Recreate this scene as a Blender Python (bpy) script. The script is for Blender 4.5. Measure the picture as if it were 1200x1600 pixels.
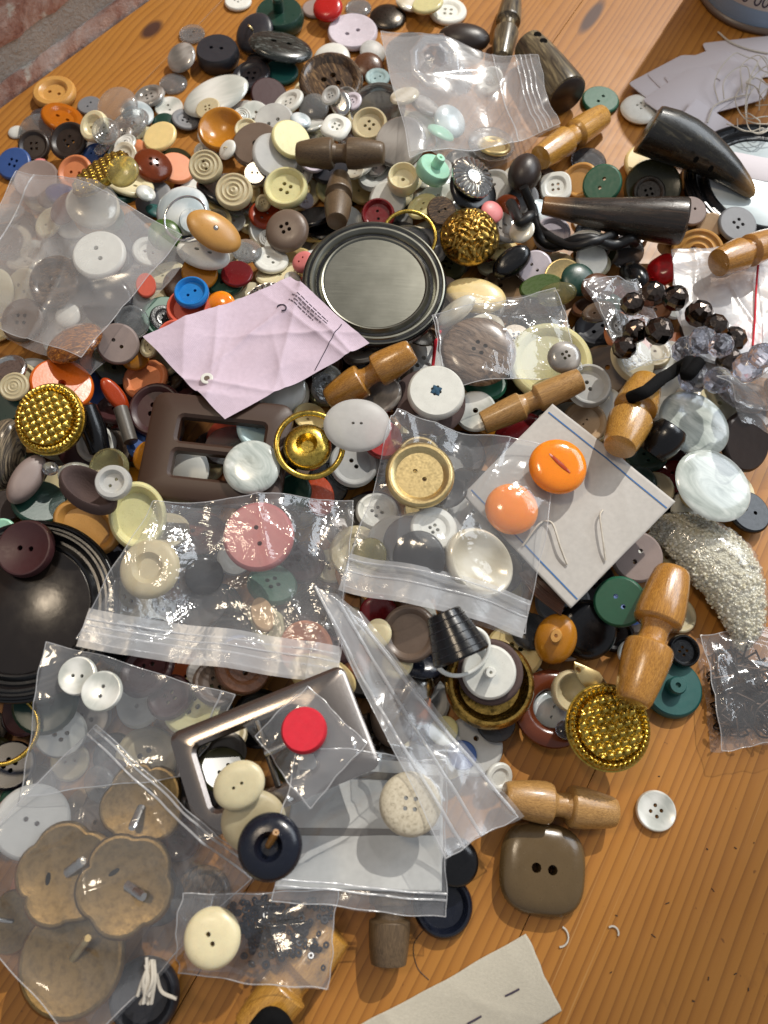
import bpy, math, random
import numpy as np
from mathutils import Vector, Matrix
from mathutils.geometry import delaunay_2d_cdt
random.seed(11)
rng = np.random.default_rng(11)
S = 0.001                                   # everything below is measured in millimetres
for o in list(bpy.data.objects): bpy.data.objects.remove(o)
scene = bpy.context.scene
COL = scene.collection
# ------------------------------------------------------------------ camera
HC, DEP, FOV = 310.0, math.radians(68), math.radians(67)
FPX = 800 / math.tan(FOV / 2)
cam_d = bpy.data.cameras.new('camera'); cam = bpy.data.objects.new('camera', cam_d); COL.objects.link(cam)
cam.location = (0, 0, HC * S); cam.rotation_euler = (math.pi / 2 - DEP, 0, 0)
cam_d.sensor_fit = 'VERTICAL'; cam_d.sensor_height = 34.4; cam_d.sensor_width = 25.8
cam_d.lens = 17.2 / math.tan(FOV / 2); cam_d.clip_start = 0.01; cam_d.clip_end = 20
cam_d.dof.use_dof = True; cam_d.dof.focus_distance = 0.325; cam_d.dof.aperture_fstop = 11
scene.camera = cam
# ------------------------------------------------------------------ light: room air, window, low sun patch, ceiling lamp
world = bpy.data.worlds.new('World'); scene.world = world; world.use_nodes = True
wb = world.node_tree.nodes['Background']; wb.inputs[0].default_value = (0.80, 0.83, 0.90, 1); wb.inputs[1].default_value = 0.30
def aim(o, target): o.rotation_euler = (Vector(target) - Vector(o.location)).to_track_quat('-Z', 'Y').to_euler()
def lamp(name, kind, loc, target, energy, col, **kw):
    d = bpy.data.lights.new(name, kind); d.energy = energy; d.color = col
    for k, v in kw.items(): setattr(d, k, v)
    o = bpy.data.objects.new(name, d); COL.objects.link(o); o.location = loc; aim(o, target); return o
SUN_T = Vector((-0.02, 0.275, 0.02)); SUN_D = Vector((0.50, 0.76, 0.95)).normalized()
lamp('sun_through_window', 'SPOT', SUN_T + SUN_D * 2.6, SUN_T, 215, (1.0, 0.95, 0.87), spot_size=math.radians(13.2), spot_blend=0.34, shadow_soft_size=0.014)
lamp('window_light', 'AREA', (0.95, 0.62, 0.80), (0, .15, 0), 5.8, (0.86, 0.93, 1.0), shape='RECTANGLE', size=0.8, size_y=0.55)
lamp('ceiling_lamp', 'AREA', (-0.38, 0.30, 1.25), (0, .1, 0), 2.9, (1.0, 0.82, 0.60), shape='DISK', size=0.22)
vs = scene.view_settings; vs.view_transform = 'Standard'; vs.look = 'None'; vs.gamma = 1; vs.use_curve_mapping = False; vs.exposure = 0.30
cy = scene.cycles
cy.use_denoising = True; cy.max_bounces = 10; cy.transparent_max_bounces = 28; cy.transmission_bounces = 8; cy.glossy_bounces = 5; cy.diffuse_bounces = 3
cy.sample_clamp_indirect = 3.0; cy.caustics_reflective = False; cy.caustics_refractive = False
# ------------------------------------------------------------------ picture <-> place
FWD = np.array([0, math.cos(DEP), -math.sin(DEP)]); UPV = np.array([0, math.sin(DEP), math.cos(DEP)])
def ray(px, py): return FWD * FPX + np.array([px - 600.0, 0, 0]) + UPV * (800.0 - py)
def at(px, py, z=0.0):
    d = ray(px, py); t = (z - HC) / d[2]
    return d[0] * t, d[1] * t
def mmpx(x, y, z): return (FWD[1] * y + FWD[2] * (z - HC)) / FPX
CELL, GX0, GY0, NX, NY = 0.9, -280.0, -140.0, 630, 760
H = np.zeros((NY, NX)); OWN = np.full((NY, NX), -1, int)
def cells(x, y):
    return (np.clip(((y - GY0) / CELL).astype(int), 0, NY - 1), np.clip(((x - GX0) / CELL).astype(int), 0, NX - 1))
def Hs(x, y): iy, ix = cells(np.asarray(x, float), np.asarray(y, float)); return H[iy, ix]
ZS = np.arange(110, -0.01, -0.4)
def raycast(px, py):
    d = ray(px, py); t = (ZS - HC) / d[2]; x, y = d[0] * t, d[1] * t
    hit = np.nonzero(Hs(x, y) >= ZS)[0]; i = hit[0] if len(hit) else len(ZS) - 1
    return x[i], y[i], ZS[i]
AB = np.linspace(-1, 1, 9); AA, BB = [q.ravel() for q in np.meshgrid(AB, AB)]
def lp(dx, dy, h, mt):
    if len(dx) > 240: k = rng.permutation(len(dx))[:240]; dx, dy, h = dx[k], dy[k], h[k]
    a0 = b0 = 0.0; w = mt
    for _ in range(4):
        a = np.clip(a0 + AA * w, -mt, mt); b = np.clip(b0 + BB * w, -mt, mt)
        g = (h[None] - a[:, None] * dx[None] - b[:, None] * dy[None]).max(1); k = int(g.argmin())
        a0, b0 = a[k], b[k]; w *= 0.3
    return a0, b0
NID = 0
def settle(smp, px, py, rot=0.0, n=None, tc=0.0, mt=0.45, xy=None, tilt_add=None):
    """let a rigid shape come to rest on what lies beneath; returns 3x3 axes, origin (mm), id"""
    global NID
    u, v, bo, to = smp
    if xy is None: X, Y, Z = raycast(px, py)
    else: X, Y = xy
    c, s = math.cos(rot), math.sin(rot)
    for it in range(3 if xy is None else 1):
        if n is None:
            dx = c * u - s * v; dy = s * u + c * v
            a, b = lp(dx, dy, Hs(X + dx, Y + dy) - bo, mt)
            if tilt_add: a -= tilt_add[0]; b -= tilt_add[1]
        else: a, b = -n[0], -n[1]
        nz = np.array([-a, -b, 1.0]); nz /= np.linalg.norm(nz)
        xa = np.array([c, s, a * c + b * s]); xa /= np.linalg.norm(xa); ya = np.cross(nz, xa)
        M = np.stack([xa, ya, nz], 1)
        P = M @ np.stack([u, v, bo])
        z0 = (Hs(X + P[0], Y + P[1]) - P[2]).max()
        if xy is None:
            xc, yc = at(px, py, z0 + M[2, 2] * tc); X, Y = xc - M[0, 2] * tc, yc - M[1, 2] * tc
    z0 = (Hs(X + P[0], Y + P[1]) - P[2]).max() + 0.03
    T = M @ np.stack([u, v, to]); iy, ix = cells(X + T[0], Y + T[1]); z = T[2] + z0
    NID += 1
    np.maximum.at(H, (iy, ix), z); k = np.abs(H[iy, ix] - z) < 1e-6; OWN[iy[k], ix[k]] = NID
    return M, np.array([X, Y, z0]), NID
def mat4(M, o, sc=(1, 1, 1)):
    m = Matrix.Identity(4)
    for r in range(3):
        for q in range(3): m[r][q] = float(M[r, q] * sc[q] * S)
        m[r][3] = float(o[r] * S)
    return m
# ------------------------------------------------------------------ objects
def new_mesh(name, verts, faces, smooth=True, ang=35, uv=None):
    me = bpy.data.meshes.new(name); me.from_pydata([tuple(map(float, p)) for p in verts], [], [tuple(map(int, f)) for f in faces]); me.update()
    if smooth:
        me.polygons.foreach_set('use_smooth', [True] * len(me.polygons)); me.set_sharp_from_angle(angle=math.radians(ang))
    me.materials.append(None)
    return me
def link(name, me, mat, parent=None, mw=None):
    o = bpy.data.objects.new(name, me); COL.objects.link(o)
    if me is not None and mat is not None:
        if len(me.materials) == 0: me.materials.append(None)
        o.material_slots[0].link = 'OBJECT'; o.material_slots[0].material = mat
    if parent: o.parent = parent
    if mw is not None: o.matrix_world = mw if not parent else o.matrix_world
    if parent is not None and mw is not None: o.matrix_local = mw
    return o
def tag(o, label, cat, group=None, kind=None):
    if label: o['label'] = label
    if cat: o['category'] = cat
    if group: o['group'] = group
    if kind: o['kind'] = kind
    return o
def empty(name, xyz_mm):
    o = bpy.data.objects.new(name, None); COL.objects.link(o); o.location = [float(q) * S for q in xyz_mm]; o.empty_display_size = .01
    return o
def under(o, parent):
    """parent o while its place stays as it is (parent: an unrotated, unscaled Empty)"""
    m = o.matrix_world.copy() if o.parent is None else o.matrix_local.copy()
    o.parent = parent; o.matrix_local = Matrix.Translation(-parent.location) @ m
    return o
# ------------------------------------------------------------------ materials
def hexlin(h):
    h = h.lstrip('#'); c = [int(h[i:i + 2], 16) / 255 for i in (0, 2, 4)]
    return tuple(q / 12.92 if q <= .04045 else ((q + .055) / 1.055) ** 2.4 for q in c)
class NT:
    def __init__(s, name):
        s.m = bpy.data.materials.new(name); s.m.use_nodes = True; s.t = s.m.node_tree; s.n = s.t.nodes; s.n.clear()
        s.out = s.add('ShaderNodeOutputMaterial')
    def add(s, kind, **kw):
        q = s.n.new(kind)
        for k, v in kw.items():
            if k.startswith('_'): setattr(q, k[1:], v)
        return q
    def l(s, a, b): s.t.links.new(a, b)
    def coord(s, which='Object', scale=(1, 1, 1), rot=(0, 0, 0)):
        tc = s.add('ShaderNodeTexCoord'); mp = s.add('ShaderNodeMapping'); s.l(tc.outputs[which], mp.inputs[0])
        mp.inputs['Scale'].default_value = scale; mp.inputs['Rotation'].default_value = rot
        return mp.outputs[0]
    def noise(s, vec, scale, detail=3, rough=.55, dist=0):
        q = s.add('ShaderNodeTexNoise'); s.l(vec, q.inputs['Vector']); q.inputs['Scale'].default_value = scale
        q.inputs['Detail'].default_value = detail; q.inputs['Roughness'].default_value = rough; q.inputs['Distortion'].default_value = dist
        return q.outputs['Fac']
    def ramp(s, fac, stops):
        q = s.add('ShaderNodeValToRGB'); s.l(fac, q.inputs[0]); e = q.color_ramp.elements
        while len(e) < len(stops): e.new(.5)
        for el, (p, c) in zip(e, stops): el.position = p; el.color = (*c, 1) if len(c) == 3 else c
        return q.outputs[0]
    def math(s, op, a, b=0.0, clamp=False):
        q = s.add('ShaderNodeMath', _operation=op, _use_clamp=clamp)
        for i, v in enumerate((a, b)):
            if hasattr(v, 'links'): s.l(v, q.inputs[i])
            else: q.inputs[i].default_value = v
        return q.outputs[0]
    def mix(s, fac, a, b, blend='MIX'):
        q = s.add('ShaderNodeMix', _data_type='RGBA', _blend_type=blend)
        for i, v in ((0, fac), (6, a), (7, b)):
            if hasattr(v, 'links'): s.l(v, q.inputs[i])
            elif i == 0: q.inputs[0].default_value = v
            else: q.inputs[i].default_value = (*v, 1)
        return q.outputs[2]
    def bump(s, h, strength=.2, dist=.0005, normal=None):
        q = s.add('ShaderNodeBump'); s.l(h, q.inputs['Height']); q.inputs['Strength'].default_value = strength; q.inputs['Distance'].default_value = dist
        if normal is not None: s.l(normal, q.inputs['Normal'])
        return q.outputs[0]
    def principled(s, col=None, rough=.4, metal=0, **kw):
        p = s.add('ShaderNodeBsdfPrincipled')
        for k, v in (('Base Color', col), ('Roughness', rough), ('Metallic', metal), *kw.items()):
            if v is None: continue
            if hasattr(v, 'links'): s.l(v, p.inputs[k])
            else: p.inputs[k].default_value = (*v, 1) if isinstance(v, tuple) and len(v) == 3 and k not in ('Normal', 'Subsurface Radius') else v
        s.p = p; return p.outputs[0]
    def done(s, sh): s.l(sh, s.out.inputs[0]); return s.m
def shade(c, k): return tuple(min(1, q * k) for q in c)
def objvar(t, col, amt=.25):
    oi = t.add('ShaderNodeObjectInfo'); q = t.add('ShaderNodeHueSaturation')
    t.l(t.math('ADD', t.math('MULTIPLY', oi.outputs['Random'], amt), 1 - amt / 2), q.inputs['Value'])
    if hasattr(col, 'links'): t.l(col, q.inputs['Color'])
    else: q.inputs['Color'].default_value = (*col, 1)
    return q.outputs[0]
def m_plastic(name, hx, rough=.28, var=.16, sss=0.0, spec=.5, bump=.12, coat=0.0):
    t = NT(name); c = hexlin(hx); v = t.coord()
    n1 = t.noise(v, 2.2, 4); n2 = t.noise(v, 26, 3)
    col = t.mix(n1, shade(c, 1 - var), shade(c, 1 + var))
    speck = t.ramp(n2, [(.30, (.55, .5, .45)), (.40, (1, 1, 1))])
    col = t.mix(.5, objvar(t, col), speck, 'MULTIPLY')
    r = t.math('ADD', t.math('MULTIPLY', t.noise(v, 5, 5), .30), rough - .12)
    kw = {}
    if sss: kw = {'Subsurface Weight': sss, 'Subsurface Radius': (1., .7, .5), 'Subsurface Scale': .003}
    return t.done(t.principled(col, r, Normal=t.bump(t.noise(v, 14, 4), bump, .0002), **{'Specular IOR Level': spec, 'Coat Weight': coat, 'Coat Roughness': .08}, **kw))
def m_streak(name, stops, scale=3.0, rough=.25, dist=2.0, stretch=(1, 4, 1), coat=.4, bump=.05):
    t = NT(name); v = t.coord(scale=stretch, rot=(0, 0, .6))
    oi = t.add('ShaderNodeObjectInfo'); ad = t.add('ShaderNodeVectorMath', _operation='ADD'); t.l(v, ad.inputs[0]); t.l(oi.outputs['Random'], ad.inputs[1])
    n = t.noise(ad.outputs[0], scale, 5, .6, dist)
    col = objvar(t, t.ramp(n, [(p, hexlin(h)) for p, h in stops]), .15)
    return t.done(t.principled(col, rough, Normal=t.bump(n, bump, .0003), **{'Coat Weight': coat, 'Coat Roughness': .1}))
def m_clear(name, hx, rough=.12, through=.45, trans=.85):
    t = NT(name); c = hexlin(hx); v = t.coord(); n = t.noise(v, 4, 4)
    col = t.mix(n, shade(c, .85), shade(c, 1.1))
    p = t.principled(col, t.math('ADD', t.math('MULTIPLY', n, .15), rough), Normal=t.bump(t.noise(v, 9, 3), .1, .0003), **{'Transmission Weight': trans, 'IOR': 1.4})
    tr = t.add('ShaderNodeBsdfTransparent'); tr.inputs[0].default_value = (*[min(1, q * .9 + .1) for q in c], 1)
    mx = t.add('ShaderNodeMixShader'); mx.inputs[0].default_value = 1 - through; t.l(tr.outputs[0], mx.inputs[1]); t.l(p, mx.inputs[2])
    return t.done(mx.outputs[0])
def m_metal(name, hx, rough=.25, bump=.08, dirt='#1a140c', dirtamt=.5):
    t = NT(name); c = hexlin(hx); v = t.coord(); n = t.noise(v, 7, 5, .65)
    d = t.math('MULTIPLY', t.ramp(n, [(.45, (0, 0, 0)), (.72, (1, 1, 1))]), dirtamt)
    col = t.mix(d, objvar(t, c, .1), hexlin(dirt))
    r = t.math('ADD', t.math('MULTIPLY', t.noise(v, 16, 5), .3), rough - .1)
    return t.done(t.principled(col, r, 1.0, Normal=t.bump(t.noise(v, 22, 4), bump, .0002)))
def m_wood(name, a, b, coat=.3, rough=.38):
    t = NT(name); oi = t.add('ShaderNodeObjectInfo'); v0 = t.coord(scale=(1, 9, 9)); ad = t.add('ShaderNodeVectorMath', _operation='ADD'); t.l(v0, ad.inputs[0]); t.l(t.math('MULTIPLY', oi.outputs['Random'], 40), ad.inputs[1]); v = ad.outputs[0]; n = t.noise(v, 2.0, 6, .65, .4); f = t.noise(t.coord(scale=(1.2, 26, 26)), 2, 4, .6, .3)
    col = t.mix(n, hexlin(a), hexlin(b)); col = t.mix(t.ramp(f, [(.36, (0, 0, 0)), (.60, (1, 1, 1))]), shade(hexlin(a), .50), col)
    sp = t.noise(t.coord(), 5, 4, .7); col = t.mix(t.ramp(sp, [(.62, (0, 0, 0)), (.74, (.7, .7, .7))]), objvar(t, col, .15), shade(hexlin(a), .35))
    return t.done(t.principled(col, rough, Normal=t.bump(n, .25, .0004), **{'Coat Weight': coat, 'Coat Roughness': .18}))
def m_cloth(name, hx, scale=300, rough=.9, wave=False, amp=.5, tr=0.0):
    t = NT(name); c = hexlin(hx); v = t.coord(); n = t.noise(v, scale, 2); m = t.noise(v, scale / 18, 4)
    col = t.mix(m, shade(c, .86), shade(c, 1.1)); col = t.mix(t.math('MULTIPLY', n, .5), col, shade(c, .6))
    h = n
    if wave:
        w = t.add('ShaderNodeTexWave'); t.l(t.coord(rot=(0, 0, .5)), w.inputs[0]); w.inputs['Scale'].default_value = scale * .9; w.inputs['Distortion'].default_value = 1.5; h = t.math('ADD', n, w.outputs['Fac'])
    return t.done(t.principled(col, rough, Normal=t.bump(h, amp, .0003), **{'Specular IOR Level': .15}))
def m_film(name, haze=.10, crink=.5, tint=(.99, .995, 1.0), gloss=1.0, rough=.10, scale=90):
    t = NT(name); v = t.coord()
    big = t.noise(v, scale, 4, .6, 1.2); fine = t.noise(v, scale * 4, 3, .5, .6)
    vo = t.add('ShaderNodeTexVoronoi', _feature='DISTANCE_TO_EDGE'); t.l(v, vo.inputs['Vector']); vo.inputs['Scale'].default_value = scale * 1.3
    h = t.math('ADD', t.math('ADD', big, t.math('MULTIPLY', fine, .10)), t.math('MULTIPLY', t.math('MINIMUM', vo.outputs['Distance'], .16), .9))
    nb = t.bump(h, crink, .003)
    tr = t.add('ShaderNodeBsdfTransparent'); tr.inputs[0].default_value = (*tint, 1)
    df = t.add('ShaderNodeBsdfDiffuse'); df.inputs[0].default_value = (.93, .94, .96, 1); t.l(nb, df.inputs['Normal'])
    tl = t.add('ShaderNodeBsdfTranslucent'); tl.inputs[0].default_value = (.93, .94, .96, 1)
    hz = t.add('ShaderNodeMixShader'); hz.inputs[0].default_value = .45; t.l(df.outputs[0], hz.inputs[1]); t.l(tl.outputs[0], hz.inputs[2])
    m1 = t.add('ShaderNodeMixShader'); t.l(t.math('MULTIPLY', t.math('ADD', big, .3), haze * 1.25), m1.inputs[0]); t.l(tr.outputs[0], m1.inputs[1]); t.l(hz.outputs[0], m1.inputs[2])
    gl = t.add('ShaderNodeBsdfGlossy'); gl.inputs['Roughness'].default_value = rough; t.l(nb, gl.inputs['Normal'])
    lw = t.add('ShaderNodeLayerWeight'); lw.inputs[0].default_value = .5; t.l(nb, lw.inputs['Normal']); frs = t.math('ADD', t.math('MULTIPLY', t.math('POWER', lw.outputs['Facing'], 5.), .9), .075)
    m2 = t.add('ShaderNodeMixShader'); t.l(t.math('MULTIPLY', frs, 1.0 * gloss, True), m2.inputs[0]); t.l(m1.outputs[0], m2.inputs[1]); t.l(gl.outputs[0], m2.inputs[2])
    return t.done(m2.outputs[0])
def m_pearl(name, a, b, c):
    t = NT(name); v = t.coord(scale=(1, 2.6, 1)); oi = t.add('ShaderNodeObjectInfo')
    ad = t.add('ShaderNodeVectorMath', _operation='ADD'); t.l(v, ad.inputs[0]); t.l(t.math('MULTIPLY', oi.outputs['Random'], 30), ad.inputs[1])
    n = t.noise(ad.outputs[0], .9, 4, .5, 1.2)
    w = t.add('ShaderNodeTexWave'); t.l(ad.outputs[0], w.inputs[0]); w.inputs['Scale'].default_value = .22; w.inputs['Distortion'].default_value = 3.5; w.inputs['Detail'].default_value = 3
    f = t.math('MULTIPLY', t.math('ADD', n, w.outputs['Fac']), .5)
    col = t.ramp(f, [(.25, hexlin(a)), (.5, hexlin(b)), (.78, hexlin(c))])
    return t.done(t.principled(col, .22, .12, Normal=t.bump(f, .12, .0006), **{'Coat Weight': .8, 'Coat Roughness': .06, 'Specular IOR Level': .7}))
P = {}
WORDS = {}
def reg(key, words, m): P[key] = m; WORDS[key] = words
for key, hx, words, r in [
    ('ivory', '#d6cba6', 'ivory', .3), ('cream', '#d9c187', 'cream', .3), ('white', '#dcdcd4', 'white', .3), ('bone', '#b9ac8a', 'bone coloured', .4),
    ('yellowcream', '#d6cf9a', 'pale yellow', .28), ('black', '#0b0b0d', 'black', .2), ('navy', '#121622', 'dark navy', .22), ('charcoal', '#2a2b31', 'charcoal', .34),
    ('grey', '#77787b', 'grey', .4), ('slate', '#55504a', 'slate grey', .4), ('taupe', '#66564a', 'taupe', .34), ('brown', '#54341f', 'brown', .25), ('dkbrown', '#2b211c', 'dark brown', .35),
    ('chestnut', '#5e2d18', 'chestnut', .16), ('mustard', '#b0741f', 'mustard', .22), ('tan', '#bd8d4b', 'tan', .3), ('sand', '#a98f70', 'sandy', .4), ('orange', '#d4631b', 'orange', .25),
    ('coral', '#cd5a44', 'coral', .3), ('peach', '#c77a4e', 'peach brown', .4), ('rust', '#a23a14', 'rust red', .22), ('red', '#a81d1a', 'red', .2), ('dkred', '#641418', 'dark red', .2), ('felt_red', '#c61e30', 'bright red', .75),
    ('pink', '#cf7674', 'pink', .4), ('rose', '#bd7170', 'dusty rose', .3), ('green', '#1c573f', 'green', .4), ('dkgreen', '#173a2f', 'dark green', .3), ('teal', '#1a5450', 'teal green', .42), ('mint', '#9fd2b8', 'mint green', .3),
    ('blue', '#1a78c2', 'bright blue', .2), ('midblue', '#33518a', 'blue', .35), ('royal', '#10185a', 'royal blue', .18), ('maroon', '#381b1d', 'maroon', .4), ('olive', '#33331f', 'dark olive', .2), ('leaf', '#3f5a22', 'olive green', .25),
    ('paleblue', '#a9c2c4', 'pale blue', .35), ('buckle', '#3d281c', 'brown', .42), ('jet', '#1d1713', 'blackish brown', .18), ('khaki', '#5a4930', 'khaki brown', .2), ('greypink', '#8a7a74', 'greyish pink', .45), ('lilac', '#cfc6cf', 'lilac white', .22)]:
    reg(key, words, m_plastic(key + '_plastic', hx, r, sss=(.25 if key in ('ivory', 'cream', 'yellowcream', 'mint', 'bone', 'tan') else 0)))
reg('amber', 'amber', m_clear('amber_resin', '#d97a14', .12, .08, .45)); reg('redglass', 'translucent red', m_clear('red_resin', '#e02a30', .1, .15, .7))
reg('clear', 'clear', m_clear('clear_resin', '#eceff0', .06, .35)); reg('frost', 'frosted', m_clear('frosted_resin', '#e4e4e0', .35, .15, .4)); reg('clearyellow', 'clear yellowish', m_clear('yellow_resin', '#e6dfa8', .1, .25))
reg('smoke', 'smoky grey', m_clear('smoky_resin', '#8d8d90', .1, .25)); reg('smoky', 'smoky', m_metal('smoky_mirror_glass', '#6b6058', .08, .02, '#0c0a09', .8)); reg('crystal', 'clear', m_clear('crystal_glass', '#dfe2ee', .01, .2, .95))
reg('brownglass', 'brown glassy', m_clear('brown_resin', '#8a3f1c', .1, .05, .5)); reg('orangeclear', 'translucent orange', m_plastic('orange_resin', '#f7901c', .12, .1, sss=.8, coat=.6))
reg('pearl', 'mother-of-pearl', m_pearl('mother_of_pearl', '#bcbfb7', '#d6d7cf', '#ebebe4')); reg('warmpearl', 'cream pearly', m_pearl('warm_pearl', '#c4b99f', '#d9d1bb', '#e8e2d1')); reg('bluepearl', 'bluish pearly', m_pearl('blue_pearl', '#b0bdc1', '#cdd7da', '#e6ebeb'))
reg('greypearl', 'grey pearly', m_pearl('grey_pearl', '#76726c', '#918b84', '#b3aea7'))
reg('horn', 'mottled horn', m_streak('mottled_horn', [(.3, '#1c1612'), (.5, '#4a3a2b'), (.68, '#84694a')], 1.6)); reg('marble', 'black marbled', m_streak('black_marble', [(.35, '#0d100f'), (.55, '#20241f'), (.66, '#6a6e6a')], 2.4))
reg('brownmarble', 'brown marbled', m_streak('brown_marble', [(.32, '#2e241d'), (.5, '#6b5644'), (.68, '#8f7a66')], 1.5)); reg('goldglass', 'golden brown', m_streak('gold_brown', [(.35, '#3a2010'), (.52, '#7a4416'), (.66, '#c98a3a')], 3))
reg('stripe', 'grey striped', m_streak('striped_grey', [(.38, '#27221c'), (.5, '#5b5247'), (.62, '#9a8a70')], 4, stretch=(.4, 6, 1), dist=.4))
reg('oatmeal', 'speckled beige', m_streak('speckled_beige', [(.3, '#8c8371'), (.45, '#b5ab95'), (.7, '#c4bca8')], 9, .5, .2, (1, 1, 1), 0))
def m_horn(name, stops, tip, x0, x1):
    t = NT(name); n = t.noise(t.coord(scale=(.45, 7, 7)), 1.2, 6, .65, .9); f = t.noise(t.coord(scale=(.5, 30, 30)), 1.5, 4); col = t.ramp(n, [(p, hexlin(h)) for p, h in stops])
    col = t.mix(t.math('MULTIPLY', f, .16), col, hexlin('#5a5040')); tc = t.add('ShaderNodeTexCoord'); sp = t.add('ShaderNodeSeparateXYZ'); t.l(tc.outputs['Object'], sp.inputs[0]); mr = t.add('ShaderNodeMapRange'); t.l(sp.outputs[0], mr.inputs[0])
    mr.inputs[1].default_value = x0; mr.inputs[2].default_value = x1; col = t.mix(t.math('MULTIPLY', mr.outputs[0], t.math('ADD', n, .35), True), col, hexlin(tip))
    return t.done(t.principled(col, t.math('ADD', t.math('MULTIPLY', t.noise(t.coord(), 6, 5), .3), .14), Normal=t.bump(f, .2, .0004), **{'Coat Weight': .3, 'Coat Roughness': .12}))
reg('blackhorn', 'black horn', m_horn('black_horn', [(.40, '#0a0a09'), (.56, '#1b1b16'), (.72, '#565140')], '#a8824e', .55, 1.0)); reg('brownhorn', 'brown horn', m_horn('brown_horn', [(.35, '#0e0b09'), (.54, '#241912'), (.76, '#4d3625')], '#9a6c3c', -.55, -1.05))
reg('palehorn', 'greyish horn', m_streak('pale_horn', [(.3, '#2b241c'), (.5, '#5d5340'), (.7, '#a0916e')], 1.1, .3, 1.4, (.6, 3, 3), .3))
reg('gold', 'gold', m_metal('polished_gold', '#cdb055', .22, .08, '#3a2d0c', .75)); reg('brass', 'brass', m_metal('worn_brass', '#d6c08c', .30, .03, '#6a5630', .3)); reg('oldgold', 'antique gold', m_metal('antique_gold', '#b8964e', .24, .2, '#120d06', .9))
reg('silver', 'silver', m_metal('bright_silver', '#c9c7c2', .14, .05, '#1b1a18', .4)); reg('chrome', 'chrome', m_metal('chrome', '#d6d8da', .07, .02, '#30302e', .2)); reg('gunmetal', 'gunmetal', m_metal('gunmetal', '#57524c', .25, .1)); reg('steel', 'steel', m_metal('tin_steel', '#8f8d7c', .27, .025, '#3a3a30', .16))
def m_lid():
    t = NT('brushed_tin'); v = t.coord(); n = t.noise(v, 3, 4); sc = t.noise(t.coord(scale=(1, 60, 1), rot=(0, 0, .5)), 3, 4)
    col = t.mix(n, hexlin('#64635a'), hexlin('#85847a')); return t.done(t.principled(col, t.math('ADD', t.math('MULTIPLY', sc, .12), .25), 1.0))
reg('tin', 'steel', m_lid())
reg('pewter', 'greyish brown', m_metal('aged_brass_back', '#8c7650', .34, .2, '#4a3b26', .6)); reg('buckle_metal', 'pewter', m_metal('pewter_plate', '#a0968e', .16, .05, '#2a2420', .5)); reg('discpearl', 'mother-of-pearl', m_clear('shell_disc', '#d6dcd8', .3, .12, .25)); reg('wood_o', 'orange wooden', m_wood('orange_wood', '#ab7128', '#cf9a48', .75, .22)); reg('wood_y', 'yellow wooden', m_wood('yellow_wood', '#b98030', '#d8a850', .8, .2))
reg('wood_n', 'light wooden', m_wood('light_wood', '#a8793f', '#cda364', .4, .38)); reg('wood_d', 'dark wooden', m_wood('dark_wood', '#57452f', '#7d664b', .1, .45)); reg('shell', 'mother-of-pearl', m_streak('veined_shell', [(.3, '#8f9892'), (.48, '#b6beb8'), (.62, '#ccd2cc'), (.75, '#eef0ec')], .8, .2, 1.6, (1, 2.2, 1), .8, .1)); reg('felt', 'grey-brown felt', m_cloth('grey_felt', '#5a4b48', 14)); reg('leather', 'black leather', m_plastic('black_leather', '#101011', .38, bump=.5))
reg('cord', 'black cord', m_cloth('black_cord', '#0e0e0f', 900)); reg('thread', 'white thread', m_cloth('white_thread', '#cfc8bb', 900)); reg('bluethread', 'blue thread', m_cloth('blue_thread', '#3d5a70', 900)); reg('hole', 'dark', m_plastic('hole_shadow', '#0a0806', .9, spec=.1))  # last one: near-black colour standing for the shade inside holes
FILM = m_film('clear_film', .10, .32, scale=30, rough=.10); FILMH = m_film('hazy_film', .26, .16, scale=22, rough=.18); FILMC = m_film('crinkly_film', .11, .45, scale=46, rough=.1, gloss=1.2); FILMM = m_film('milky_film', .45, .22, scale=40, rough=.3)
ZIPM = m_film('zip_ridge', .42, .1, rough=.2, gloss=1.2); SEAM = m_film('film_seam', .42, .2, rough=.2)
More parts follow.
